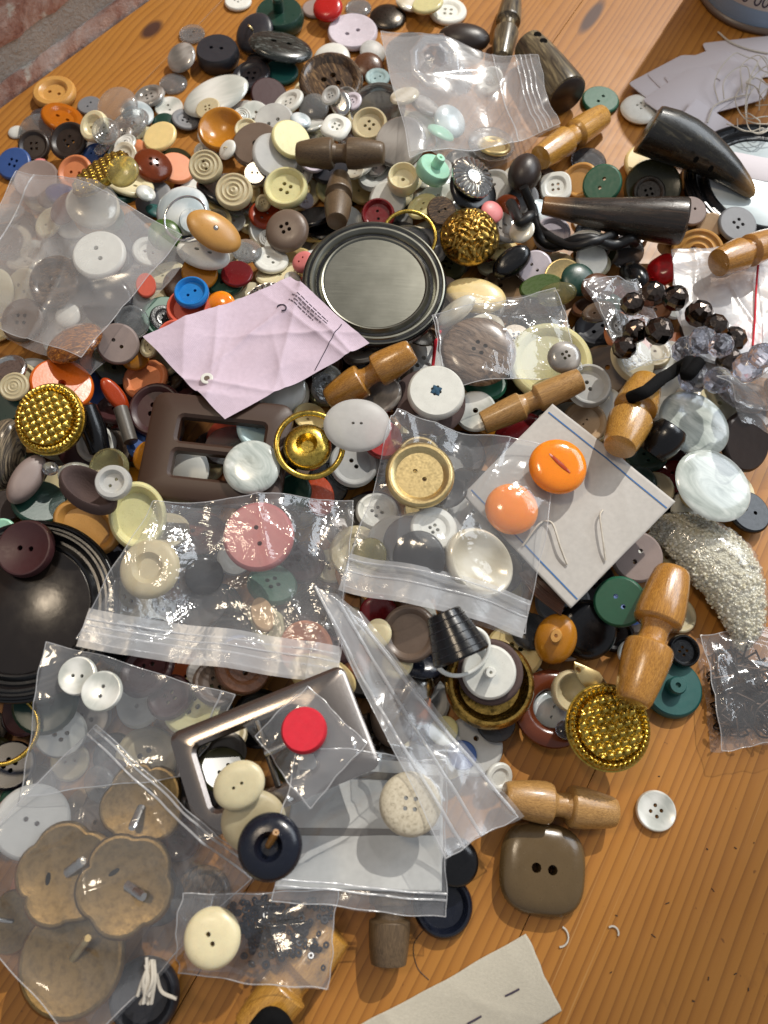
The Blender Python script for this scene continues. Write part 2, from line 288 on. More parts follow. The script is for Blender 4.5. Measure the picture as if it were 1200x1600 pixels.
# ------------------------------------------------------------------ shape templates (unit radius, bottom z=0, top z=1)
def ss(a, b, x): t = np.clip((x - a) / (b - a), 0, 1); return t * t * (3 - 2 * t)
def edge(r, lo=.62): return np.where(r > .9, 1 - (1 - lo) * ((r - .9) / .1) ** 2, 1.0)
def bot(r): return np.where(r > .86, .36 * ((r - .86) / .14) ** 2, 0.0)
PROF = {
    'flat': (lambda r: edge(r), bot),
    'dish': (lambda r: np.minimum(.62 + .38 * ss(.50, .66, r), edge(r)), bot),
    'rim': (lambda r: np.minimum(.55 + .45 * ss(.70, .80, r), edge(r)), bot),
    'dome': (lambda r: .22 + .78 * np.sqrt(np.clip(1 - (r * .985) ** 2, 0, 1)), lambda r: .12 * r ** 4),
    'cup': (lambda r: np.minimum(.22 + .78 * np.clip(r / .86, 0, 1) ** 2.2, edge(r, .8)), lambda r: .5 * r ** 3),
    'pill': (lambda r: .5 + .5 * np.clip(1 - r ** 4, 0, 1) ** .5, lambda r: .5 - .5 * np.clip(1 - r ** 4, 0, 1) ** .5),
    'lens': (lambda r: .5 + .5 * np.sqrt(np.clip(1 - r ** 2, 0, 1)), lambda r: .5 - .5 * np.sqrt(np.clip(1 - r ** 2, 0, 1))),
    'concave': (lambda r: np.minimum(.6 + .42 * r ** 2, edge(r, .7)), lambda r: .35 * r ** 3),
    'rings': (lambda r: edge(r) - .16 * (.5 + .5 * np.cos(r * 26)) * (r < .86), bot),
    'well': (lambda r: np.minimum(1 - .45 * (1 - ss(.30, .42, r)), .4 + .6 * np.sqrt(np.clip(1.02 - r ** 4, 0, 1))), bot),
    'fat': (lambda r: np.minimum(.5 + .5 * np.clip(1 - r ** 6, 0, 1) ** .5, 1 - .3 * (1 - ss(.35, .52, r))), lambda r: .5 - .5 * np.clip(1 - r ** 6, 0, 1) ** .5),
}
def out_round(th): return np.ones_like(th)
def out_pillow(th): return 1.0 / (np.abs(np.cos(th)) ** 2.9 + np.abs(np.sin(th)) ** 2.9) ** (1 / 2.9) * .96
def out_flower(th): return .84 + .16 * np.abs(np.cos(2.5 * th)) ** .55
def out_scallop(th): return .95 + .05 * np.cos(12 * th)
def out_bean(th): return 1 - .12 * np.exp(-((np.abs(np.mod(th + math.pi / 2 + math.pi, 2 * math.pi) - math.pi)) / .5) ** 2)
OUTL = {'round': out_round, 'pillow': out_pillow, 'flower': out_flower, 'scallop': out_scallop, 'bean': out_bean}
def hole_pts(k, hr=.095, off=None):
    if k == 0: return []
    if k == 1: return [(0, 0, .13)]
    off = off or (.23 if k == 4 else .24)
    return [(off * math.cos(q), off * math.sin(q), hr) for q in [2 * math.pi * i / k + (math.pi / 4 if k == 4 else 0) for i in range(k)]]
TPL = {}
def button_tpl(prof, k, outl='round', seg=52, rings=(0, .12, .26, .36, .44, .52, .6, .68, .76, .84, .9, .95, 1.0), hr=.095, off=None):
    key = (prof, k, outl, seg, hr, off)
    if key in TPL: return TPL[key]
    top, bo = PROF[prof]; ol = OUTL[outl]; holes = hole_pts(k, hr, off); pts = []; rr = []
    for r in rings:
        m = 1 if r == 0 else max(10, int(seg * max(.35, r) / 4) * 4 if r < .9 else seg)
        for i in range(m):
            th = 2 * math.pi * (i + (.5 if r in rings[1::2] and r < .9 else 0)) / m; x, y = r * math.cos(th), r * math.sin(th)
            if any((x - a) ** 2 + (y - b) ** 2 < (h * 1.35) ** 2 for a, b, h in holes): continue
            pts.append((x, y)); rr.append(r)
    edges = []; loops = []
    for a, b, h in holes:
        i0 = len(pts)
        for i in range(10): pts.append((a + h * math.cos(i * math.pi / 5), b + h * math.sin(i * math.pi / 5))); rr.append(math.hypot(*pts[-1]))
        edges += [(i0 + i, i0 + (i + 1) % 10) for i in range(10)]; loops.append(i0)
    rim = [i for i, r in enumerate(rr) if r == 1.0]
    edges += [(rim[i], rim[(i + 1) % len(rim)]) for i in range(len(rim))]
    vo, eo, fo, *_ = delaunay_2d_cdt([Vector(p) for p in pts], edges, [], 1, 1e-6)
    assert len(vo) == len(pts)
    xy = np.array(pts); r = np.array(rr); th = np.arctan2(xy[:, 1], xy[:, 0]); f = 1 + (ol(th) - 1) * ss(.35, .95, r)
    X, Y = xy[:, 0] * f, xy[:, 1] * f; n = len(pts)
    V = np.concatenate([np.stack([X, Y, top(r)], 1), np.stack([X, Y, bo(r)], 1)]); F = []
    for t in fo:
        c = xy[list(t)].mean(0)
        if any((c[0] - a) ** 2 + (c[1] - b) ** 2 < (h * .9) ** 2 for a, b, h in holes): continue
        F.append(tuple(t)); F.append(tuple(q + n for q in reversed(t)))
    for i0 in loops:
        for i in range(10): p, q = i0 + i, i0 + (i + 1) % 10; F.append((q, p, p + n, q + n))
    m = len(rim)
    for i in range(m): p, q = rim[i], rim[(i + 1) % m]; F.append((p, p + n, q + n, q))
    TPL[key] = new_mesh('button_%s_%d' % (prof, k), V, F, ang=42); return TPL[key]
def polar_tpl(key, fn, nr=40, ns=120, under=.12):
    if key in TPL: return TPL[key]
    V = []; F = []
    R = np.linspace(0, 1, nr + 1)[1:]; T = np.arange(ns) * 2 * math.pi / ns
    rr, tt = np.meshgrid(R, T, indexing='ij'); z = fn(rr, tt)
    V = [(0, 0, float(fn(np.array([[1e-4]]), np.array([[0.]]))[0, 0]))] + [(a * math.cos(b), a * math.sin(b), c) for a, b, c in zip(rr.ravel(), tt.ravel(), z.ravel())]
    for j in range(ns): F.append((0, 1 + j, 1 + (j + 1) % ns))
    for i in range(nr - 1):
        for j in range(ns): a, b = 1 + i * ns + j, 1 + i * ns + (j + 1) % ns; F.append((a, a + ns, b + ns, b))
    i0 = len(V)
    for q, zz in ((.97, under), (.9, 0)): V += [(q * math.cos(b), q * math.sin(b), zz) for b in T]
    last = 1 + (nr - 1) * ns
    for j in range(ns):
        k = (j + 1) % ns; F.append((last + j, i0 + j, i0 + k, last + k)); F.append((i0 + j, i0 + ns + j, i0 + ns + k, i0 + k))
    F.append(tuple(range(i0 + 2 * ns - 1, i0 + ns - 1, -1)))
    TPL[key] = new_mesh(key, V, F, ang=60); return TPL[key]
def f_bead(r, t):
    x, y = r * np.cos(t) * 7.2, r * np.sin(t) * 7.2; p, q = (x + y) * .72, (x - y) * .72
    b = np.abs(np.cos(p * math.pi / 1.5) * np.cos(q * math.pi / 1.5)) ** .6
    mid = .42 + .42 * np.sqrt(np.clip(1 - r * r, 0, 1)) + .20 * b
    rope = .56 + .26 * np.abs(np.sin((t * 22 + r * 9))) ** .7 * np.sin(np.clip((r - .76) / .2, 0, 1) * math.pi) ** .5
    z = np.where(r < .75, mid, np.where(r < .96, rope, .42)); return z
def f_weave(r, t):
    x, y = r * np.cos(t), r * np.sin(t); b = np.abs(np.cos(x * 15)) ** .5 * np.abs(np.cos(y * 11 + np.round(x * 15 / math.pi) * 1.5)) ** .5
    return np.where(r < .93, .55 + .2 * np.sqrt(np.clip(1 - r * r, 0, 1)) + .26 * b, .45)
def f_burst(r, t): return np.where(r < .96, .45 + .25 * (1 - r) + .3 * np.abs(np.cos(t * 14)) * ss(.12, .4, r) * (1 - .6 * ss(.8, .96, r)) + .5 * np.exp(-(r / .12) ** 2), .55)
def f_flute(r, t): return .35 + .4 * np.sqrt(np.clip(1.01 - r ** 2, 0, 1)) + .22 * np.abs(np.cos(t * 11)) * ss(.25, .5, r)
def f_fili(r, t):
    x, y = r * np.cos(t), r * np.sin(t)
    q = np.sin(9 * x + 3 * np.sin(7 * y)) * np.sin(10 * y + 3 * np.sin(8 * x + 1)) + .5 * np.sin(23 * x + 5 * y) * np.sin(19 * y - 6 * x)
    return .1 + .9 * np.sqrt(np.clip(1 - (r * .99) ** 2, 0, 1)) + .075 * np.tanh(2.5 * q) * (1 - ss(.85, 1, r))
def lathe(key, prof, seg=56, closed=False):
    """profile [(r, z)] turned about z"""
    if key in TPL: return TPL[key]
    V = []; F = []; n = len(prof)
    for r, z in prof:
        for j in range(seg): a = 2 * math.pi * j / seg; V.append((r * math.cos(a), r * math.sin(a), z))
    for i in range(n - 1 + (1 if closed else 0)):
        for j in range(seg): a, b, k = i * seg, ((i + 1) % n) * seg, (j + 1) % seg; F.append((a + j, a + k, b + k, b + j))
    TPL[key] = new_mesh(key, V, F, ang=30); return TPL[key]
def torus(key, minor, seg=64, m=14, flat=1.0):
    return lathe(key, [(1 - minor + minor * math.cos(2 * math.pi * i / m), minor * flat + minor * flat * math.sin(2 * math.pi * i / m)) for i in range(m)], seg, True)
def spin_x(key, prof, seg=36, bend=0.0, caps=True):
    """profile [(x, r)], axis x, lying on z=0"""
    if key in TPL: return TPL[key]
    V = []; F = []
    for x, r in prof:
        yb = bend * (1 - x * x)
        for j in range(seg): a = 2 * math.pi * j / seg; V.append((x, yb + r * math.cos(a), 1 + r * math.sin(a)))
    n = len(prof)
    for i in range(n - 1):
        for j in range(seg): k = (j + 1) % seg; F.append((i * seg + j, (i + 1) * seg + j, (i + 1) * seg + k, i * seg + k))
    if caps: F.append(tuple(range(seg))); F.append(tuple(range(n * seg - 1, (n - 1) * seg - 1, -1)))
    TPL[key] = new_mesh(key, V, F, ang=32); return TPL[key]
TOG2 = [(-1, .60), (-.985, .68), (-.92, .76), (-.7, .88), (-.45, .97), (-.3, 1), (-.2, .98), (-.17, .93), (-.15, .66), (-.08, .58), (0, .56), (.08, .58), (.15, .66), (.17, .93), (.2, .98), (.3, 1), (.45, .96), (.7, .86), (.92, .74), (.985, .66), (1, .58)]
TOG3 = [(-1, .74), (-.985, .80), (-.9, .84), (-.6, .93), (-.3, 1), (-.22, 1), (-.2, .96), (-.17, .78), (-.1, .70), (0, .68), (.06, .70), (.1, .76), (.12, .94), (.15, .98), (.4, .97), (.7, .92), (.9, .86), (.985, .82), (1, .76)]
TOG = [(-1, .66), (-.985, .72), (-.9, .77), (-.7, .86), (-.5, .93), (-.32, .98), (-.2, 1), (-.165, .97), (-.14, .72), (-.1, .64), (0, .61), (.1, .64), (.14, .72), (.165, .97), (.2, 1), (.32, .98), (.5, .93), (.7, .86), (.9, .77), (.985, .72), (1, .66)]
def plate(name, outline, holes, t, bevel=.8):
    """flat plate with openings, rounded upper edge, mm"""
    pts = list(outline); edges = [(i, (i + 1) % len(outline)) for i in range(len(outline))]; loops = [(0, len(outline), 1)]
    for h in holes:
        i0 = len(pts); pts += list(h); edges += [(i0 + i, i0 + (i + 1) % len(h)) for i in range(len(h))]; loops.append((i0, len(h), -1))
    vo, eo, fo, *_ = delaunay_2d_cdt([Vector(p) for p in pts], edges, [], 1, 1e-5)
    def inside(c, poly):
        k = False; m = len(poly)
        for i in range(m):
            (x1, y1), (x2, y2) = poly[i], poly[(i + 1) % m]
            if (y1 > c[1]) != (y2 > c[1]) and c[0] < (x2 - x1) * (c[1] - y1) / (y2 - y1) + x1: k = not k
        return k
    xy = np.array(pts); n = len(pts); tri = []
    for f in fo:
        c = xy[list(f)].mean(0)
        if inside(c, outline) and not any(inside(c, h) for h in holes): tri.append(tuple(f))
    ins = xy.copy()
    for i0, m, sgn in loops:
        L = xy[i0:i0 + m]; area = sum(L[i][0] * L[(i + 1) % m][1] - L[(i + 1) % m][0] * L[i][1] for i in range(m))
        for i in range(m):
            d = L[(i + 1) % m] - L[i - 1]; d = d / (np.linalg.norm(d) + 1e-9); nrm = np.array([-d[1], d[0]]) * (1 if area > 0 else -1) * sgn
            ins[i0 + i] = L[i] + nrm * bevel
    V = [(*p, t) for p in ins] + [(*p, t - bevel * .8) for p in xy] + [(*p, 0) for p in xy]
    F = [f for f in tri] + [tuple(q + 2 * n for q in reversed(f)) for f in tri]
    for i0, m, sgn in loops:
        for i in range(m):
            p, q = i0 + i, i0 + (i + 1) % m
            for a in (0, n): F.append((p + a, p + a + n, q + a + n, q + a) if True else None)
    return new_mesh(name, V, F, ang=50)
def rrect(hx, hy, r, k=5, cx=0, cy=0):
    o = []
    for qx, qy, a0 in ((1, 1, 0), (-1, 1, 90), (-1, -1, 180), (1, -1, 270)):
        for i in range(k + 1): a = math.radians(a0 + 90 * i / k); o.append((cx + qx * (hx - r) + r * math.cos(a), cy + qy * (hy - r) + r * math.sin(a)))
    return o
def smp_mesh(me, sc):
    n = len(me.vertices); co = np.empty(n * 3); me.vertices.foreach_get('co', co); co = co.reshape(-1, 3) * np.array(sc)
    me.calc_loop_triangles(); m = len(me.loop_triangles); tr = np.empty(m * 3, int); me.loop_triangles.foreach_get('vertices', tr); tr = tr.reshape(-1, 3)
    A, B, C = co[tr[:, 0]], co[tr[:, 1]], co[tr[:, 2]]
    size = np.sqrt(np.linalg.norm(np.cross(B - A, C - A), axis=1).max()); k = int(min(40, max(3, size / .6)))
    W = [(i / k, j / k) for i in range(k + 1) for j in range(k + 1 - i)]
    Q = np.concatenate([A + (B - A) * a + (C - A) * b for a, b in W]) if m * len(W) < 3e6 else co
    g = .7; ij = np.round(Q[:, :2] / g).astype(int); key = ij[:, 0] * 100003 + ij[:, 1]
    uq, inv = np.unique(key, return_inverse=True); inv = inv.ravel()
    lo = np.full(len(uq), 1e9); hi = np.full(len(uq), -1e9); np.minimum.at(lo, inv, Q[:, 2]); np.maximum.at(hi, inv, Q[:, 2])
    first = np.zeros(len(uq), int); first[inv] = np.arange(len(inv))
    return ij[first, 0] * g, ij[first, 1] * g, lo, hi
def smp_disc(rx, ry, t, prof):
    g = .7; k = int(max(rx, ry) / g) + 1; a = np.arange(-k, k + 1) * g; u, v = [q.ravel() for q in np.meshgrid(a, a)]
    r = np.hypot(u / rx, v / ry); m = r <= 1; u, v, r = u[m], v[m], r[m]
    if prof in PROF: f, b = PROF[prof]; return u, v, b(r) * t, f(r) * t
    return u, v, np.zeros_like(u), np.full_like(u, t * .85)
ITEMS = []                                # things whose label is completed at the end
OPS = []
def op(L):
    def deco(f): OPS.append((L, len(OPS), f)); return f
    return deco
def note(o, desc, px, py, cat='button', group='loose buttons heaped on the table', inside=None, buried=False):
    ITEMS.append(dict(o=o, desc=desc, px=px, py=py, cat=cat, group=group, inside=inside, buried=buried)); return o
NUMW = {1: 'one-hole ', 2: 'two-hole ', 3: 'three-hole ', 4: 'four-hole '}
PW = {'cup': 'cup-shaped ', 'dome': 'domed ', 'rings': 'ridged ', 'well': 'sunken-centre ', 'lens': 'rounded ', 'fat': 'thick-rimmed ', 'pill': 'thick '}
def finish_button(px, py, M, o, rx, ry, t, mat, prof, holes, outl='round', desc=None, name='button', parts=(), inside=None, buried=False, hr=.095, off=None, group='loose buttons heaped on the table', sz=None, auto=True):
    spec = {'bead': f_bead, 'weave': f_weave, 'burst': f_burst, 'flute': f_flute, 'fili': f_fili}
    me = polar_tpl(prof + '_face', spec[prof], *((56, 176) if prof in ('bead', 'fili') else (40, 132))) if prof in spec else button_tpl(prof, holes, outl, hr=hr, off=off)
    ob = link(name, me, P[mat], mw=mat4(M, o, (rx, ry, t)))
    for nm, pme, pm, ml in parts: link(nm, pme, P[pm], ob, ml)
    size = 'small ' if rx < 7.2 else ('large ' if rx > 14.5 else '')
    d = desc or (size + WORDS[mat] + ' ' + (NUMW.get(holes, '') or PW.get(prof, '')) + ('oval ' if abs(rx / ry - 1) > .2 else '') + 'button')
    if auto: note(ob, d, px, py, inside=inside, buried=buried, group=group)
    return ob
def b(px, py, w, mat, prof='dish', holes=4, L=2, n=None, t=None, oval=1.0, rot=None, outl='round', mt=.45, **kw):
    rot = random.uniform(0, 6.28) if rot is None else math.radians(rot)
    @op(L)
    def f():
        x, y, z = raycast(px, py); rx = w / 2 * mmpx(x, y, z); ry = rx * oval
        tt = t if t else min(5.0, max(2.0, rx * {'dome': .5, 'lens': .8, 'cup': .5, 'pill': .5, 'fat': .5, 'bead': .45, 'fili': .75, 'flute': .6, 'weave': .4}.get(prof, .3)))
        if prof in ('lens', 'fili', 'dome', 'cup') and not t: tt = rx * {'lens': .8, 'fili': .75, 'dome': .45, 'cup': .5}[prof]
        M, o, i = settle(smp_disc(rx, ry, tt, prof), px, py, rot, n, tt * .6, mt)
        finish_button(px, py, M, o, rx, ry, tt, mat, prof, holes, outl, **kw)
def T3(x=0, y=0, z=0, sx=1, sy=None, sz=None, rx=0, ry=0, rz=0):
    sy = sx if sy is None else sy; sz = sx if sz is None else sz
    from mathutils import Euler
    return Matrix.LocRotScale(Vector((x, y, z)), Euler((rx, ry, rz)), Vector((sx, sy, sz)))
STUB = lambda: lathe('shank_stub', [(0, 0), (.9, 0), (1, .1), (1, .8), (.85, 1), (.3, 1), (.25, .8), (0, .8)], 24)
def LOOP():
    if 'loop' not in TPL:
        V = []; F = []; n = 16; m = 8
        for i in range(n + 1):
            a = math.pi * i / n
            for j in range(m): q = 2 * math.pi * j / m; rr = 1 + .26 * math.cos(q); V.append((rr * math.cos(a), .3 * math.sin(q), rr * math.sin(a)))
        for i in range(n):
            for j in range(m): k = (j + 1) % m; F.append((i * m + j, i * m + k, (i + 1) * m + k, (i + 1) * m + j))
        TPL['loop'] = new_mesh('shank_loop', V, F, ang=60)
    return TPL['loop']
def toggle(x0, y0, x1, y1, dia, mat, L, label, name='toggle_button', prof=None, key='toggle_barrel', bend=0.0, n=None, group='wooden toggles', cat='toggle', parts=None, hscale=1.0):
    @op(L)
    def f():
        a = raycast(x0, y0); c = raycast(x1, y1); mx, my = (x0 + x1) / 2, (y0 + y1) / 2; z = max(a[2], c[2], raycast(mx, my)[2])
        R = dia / 2 * mmpx(*at(mx, my, z), z); a = at(x0, y0, z + R); c = at(x1, y1, z + R)
        hl = math.hypot(c[0] - a[0], c[1] - a[1]) / 2; rot = math.atan2(c[1] - a[1], c[0] - a[0])
        kk = int(x0) % 3; me = spin_x(key if prof else key + str(kk), prof or (TOG, TOG2, TOG3)[kk], 40, bend); sc = (hl, R, R * hscale)
        M, o, i = settle(smp_mesh(me, sc), mx, my, rot, n, R * hscale, .4)
        ob = link(name, me, P[mat], mw=mat4(M, o, sc)); tag(ob, label, cat, group)
        if parts: parts(ob)
def solid(name, me, px, py, rot, mat, label, cat, L=None, n=None, tc=2.0, group=None, parts=None, mt=.45, sc=(1, 1, 1)):
    M, o, i = settle(smp_mesh(me, sc), px, py, rot, n, tc, mt)
    ob = link(name, me, P[mat] if isinstance(mat, str) else mat, mw=mat4(M, o, sc))
    if label: tag(ob, label, cat, group)
    return ob
# ------------------------------------------------------------------ tubes, threads, films
def catmull(pts, k=8):
    p = [np.array(q, float) for q in pts]; p = [2 * p[0] - p[1]] + p + [2 * p[-1] - p[-2]]; o = []
    for i in range(1, len(p) - 2):
        for j in range(k):
            t = j / k; o.append(.5 * (2 * p[i] + (p[i + 1] - p[i - 1]) * t + (2 * p[i - 1] - 5 * p[i] + 4 * p[i + 1] - p[i + 2]) * t * t + (3 * p[i] - p[i - 1] - 3 * p[i + 1] + p[i + 2]) * t ** 3))
    o.append(p[-2]); return np.array(o)
def tube_vf(pts, rad, m=8):
    pts = np.asarray(pts, float); n = len(pts); rad = np.broadcast_to(rad, (n,)); d = np.gradient(pts, axis=0); d /= np.linalg.norm(d, axis=1)[:, None] + 1e-9
    V = []; F = []; up = np.array([0, 0, 1.0])
    if abs(d[0] @ up) > .95: up = np.array([1.0, 0, 0])
    for i in range(n):
        x = np.cross(d[i], up); x /= np.linalg.norm(x) + 1e-9; y = np.cross(x, d[i]); up = y
        for j in range(m): a = 2 * math.pi * j / m; V.append(pts[i] + rad[i] * (x * math.cos(a) + y * math.sin(a)))
    for i in range(n - 1):
        for j in range(m): k = (j + 1) % m; F.append((i * m + j, i * m + k, (i + 1) * m + k, (i + 1) * m + j))
    F.append(tuple(range(m - 1, -1, -1))); F.append(tuple(range((n - 1) * m, n * m)))
    return V, F
def tube(name, pts, rad, mat, m=8):
    V, F = tube_vf(pts, rad, m); return link(name, new_mesh(name, np.array(V) * S, F, ang=60), P[mat] if isinstance(mat, str) else mat)
def lay(pxs, lift, k=8, extra=None):
    """a line laid over whatever is there"""
    q = []
    for i, p in enumerate(pxs): x, y, z = raycast(p[0], p[1]); q.append((*at(p[0], p[1], z + lift), z + lift + (p[2] if len(p) > 2 else 0)))
    c = catmull(q, k)
    for i in range(len(c)): c[i, 2] = max(c[i, 2], float(Hs(c[i, 0], c[i, 1])) + lift * .9)
    for _ in range(14): c[1:-1, 2] = np.maximum(c[1:-1, 2], (c[:-2, 2] + c[2:, 2]) / 2)
    if extra: d = c[-1] - c[-4]; d /= np.linalg.norm(d); c = np.concatenate([c, [c[-1] + d * 2 - [0, 0, 1.5], c[-1] + d * 4 - [0, 0, extra]]])
    return c
def film(name, quad, nu, nv, mat, lift=.5, crease=.5, seed=1, sag=.012, its=90, wob=.8, raster=True, hole=None, folds=9, thick=0.0, dil=5, stiff=0.0):
    r = np.random.default_rng(seed); c = [np.array(raycast(*q)) for q in quad]
    u, v = np.meshgrid(np.linspace(0, 1, nu), np.linspace(0, 1, nv))
    def bil(k): return (1 - u) * (1 - v) * c[0][k] + u * (1 - v) * c[1][k] + u * v * c[2][k] + (1 - u) * v * c[3][k]
    if stiff >= .9:
        for _ in range(6):
            X, Y = bil(0), bil(1); o_ = Hs(X, Y) + lift; xm, ym = X.mean(), Y.mean(); aa, bb = lp((X - xm).ravel(), (Y - ym).ravel(), o_.ravel(), .10); z0 = np.percentile(o_ - aa * (X - xm) - bb * (Y - ym), 95)
            for k, q in enumerate(quad): zz = z0 + aa * (c[k][0] - xm) + bb * (c[k][1] - ym); c[k] = np.array([*at(q[0], q[1], zz), zz])
    X, Y = bil(0), bil(1); size = max(np.ptp(X), np.ptp(Y))
    ph = r.uniform(0, 6.28, 8)
    e = 1 - 4 * np.minimum(np.minimum(u, 1 - u), np.minimum(v, 1 - v)); e = np.clip(e, 0, 1)
    X = X + wob * .5 * e * (np.sin(v * 9 + ph[0]) + .5 * np.sin(v * 23 + ph[1])); Y = Y + wob * .5 * e * (np.sin(u * 8 + ph[2]) + .5 * np.sin(u * 21 + ph[3]))
    ob = Hs(X, Y)
    for dx, dy in ((1.2, 0), (-1.2, 0), (0, 1.2), (0, -1.2), (1, 1), (-1, -1), (1, -1), (-1, 1)): ob = np.maximum(ob, Hs(X + dx, Y + dy))
    ob = ob + lift; z = ob.copy()
    def nb(q):
        p = np.pad(q, 1, mode='edge'); return p
    for _ in range(dil): p = nb(z); z = np.maximum.reduce([p[1:-1, 1:-1], p[:-2, 1:-1], p[2:, 1:-1], p[1:-1, :-2], p[1:-1, 2:]])
    for _ in range(its):
        p = nb(z); z = np.maximum(ob, (p[:-2, 1:-1] + p[2:, 1:-1] + p[1:-1, :-2] + p[1:-1, 2:]) / 4 - sag)
    if stiff:
        X0, Y0 = X - X.mean(), Y - Y.mean(); aa, bb = lp(X0.ravel(), Y0.ravel(), ob.ravel(), .45 if stiff < .9 else .10); z0 = np.percentile(ob - aa * X0 - bb * Y0, 97 if stiff < .9 else 95)
        pl = z0 + aa * X0 + bb * Y0; z = np.maximum(ob if stiff < .9 else pl, stiff * pl + (1 - stiff) * z)
        if stiff < .9:
            for _ in range(25): p = nb(z); z = np.maximum(ob, (p[:-2, 1:-1] + p[2:, 1:-1] + p[1:-1, :-2] + p[1:-1, 2:]) / 4)
    for _ in range(folds):
        a = r.uniform(0, math.pi); dd = (X - X.mean()) * math.cos(a) + (Y - Y.mean()) * math.sin(a) - r.uniform(-.4, .4) * size
        al = -(X - X.mean()) * math.sin(a) + (Y - Y.mean()) * math.cos(a)
        z = z + crease * r.uniform(.4, 1.3) * np.exp(-np.abs(dd) / r.uniform(1.2, 4)) * np.exp(-((al - r.uniform(-.3, .3) * size) / (.35 * size)) ** 2)
    G = np.stack([X, Y, z], 2)
    V = list(G.reshape(-1, 3) * S); F = []; hx = None
    if hole: hx = (hole[0], hole[1], hole[2])
    for j in range(nv - 1):
        for i in range(nu - 1):
            if hx and math.hypot(*(G[j, i, :2] - np.array(hx[:2]))) < hx[2]: continue
            F.append((j * nu + i, j * nu + i + 1, (j + 1) * nu + i + 1, (j + 1) * nu + i))
    # faces may run clockwise when the corners do
    if np.cross(c[1][:2] - c[0][:2], c[3][:2] - c[0][:2]) < 0: F = [f[::-1] for f in F]
    me = new_mesh(name, V, F, ang=180); o = link(name, me, mat)
    if thick: md = o.modifiers.new('thick', 'SOLIDIFY'); md.thickness = thick * S; md.offset = 0
    if raster:
        for a in (0, .5):
            for bq in (0, .5):
                q = (1 - a) * (1 - bq) * G[:-1, :-1] + a * (1 - bq) * G[:-1, 1:] + (1 - a) * bq * G[1:, :-1] + a * bq * G[1:, 1:]
                iy, ix = cells(q[..., 0].ravel(), q[..., 1].ravel()); np.maximum.at(H, (iy, ix), q[..., 2].ravel())
    return o, G
def gpt(G, u, v, up=0.0):
    nv, nu = G.shape[:2]; x, y = u * (nu - 1), v * (nv - 1); i, j = min(int(x), nu - 2), min(int(y), nv - 2); a, c = x - i, y - j
    q = (1 - a) * (1 - c) * G[j, i] + a * (1 - c) * G[j, i + 1] + (1 - a) * c * G[j + 1, i] + a * c * G[j + 1, i + 1]
    return q + np.array([0, 0, up])
def gline(G, u0, v0, u1, v1, k=40, up=.2): return np.array([gpt(G, u0 + (u1 - u0) * i / k, v0 + (v1 - v0) * i / k, up) for i in range(k + 1)])
def ribbon(name, G, u0, v0, u1, v1, w, up, mat, k=30):
    """a flat printed or pressed strip following a sheet"""
    p = gline(G, u0, v0, u1, v1, k, up); d = np.gradient(p, axis=0); s = np.cross(d, [0, 0, 1.0]); s /= np.linalg.norm(s, axis=1)[:, None]
    V = np.concatenate([p - s * w / 2, p + s * w / 2]) * S; n = k + 1
    return link(name, new_mesh(name, V, [(i, i + 1, n + i + 1, n + i) for i in range(k)]), P[mat] if isinstance(mat, str) else mat)
def bag(quad, label, L0, L1, nu=70, nv=70, mat=None, back=True, zips=(), seams=((0, 0, 1, 0), (1, 0, 1, 1), (1, 1, 0, 1), (0, 1, 0, 0)), crease=.6, seed=1, lift=.6, name='zip_bag', sag=.012, group='clear plastic bags', sr=.19, zr=.38, its=90, band=None, dil=5, stiff=.4):
    st = {}
    if back:
        @op(L0)
        def f0(): st['back'] = film('back_film', quad, nu // 2, nv // 2, mat or FILM, .3, .1, seed + 50, folds=2)[0]
    @op(L1)
    def f1():
        o, G = film('front_film', quad, nu, nv, mat or FILM, lift, crease, seed, sag, its, dil=dil, stiff=stiff); x, y, z = gpt(G, .5, .5)
        root = empty(name, (x, y, float(G[..., 2].min()))); under(o, root)
        if 'back' in st: under(st['back'], root)
        def on(q): q.parent = o; q.matrix_local = Matrix.Identity(4)
        for q in seams: on(tube('edge_seam', gline(G, *q, 60, .1), sr, SEAM, 5))
        for q in zips: on(tube('zip_ridge', gline(G, *q, 60, .25), zr, ZIPM, 6))
        if band: on(ribbon('zip_band', G, *band[:4], band[4], .5, FILMM, 50))
        tag(root, label, 'plastic bag', group)
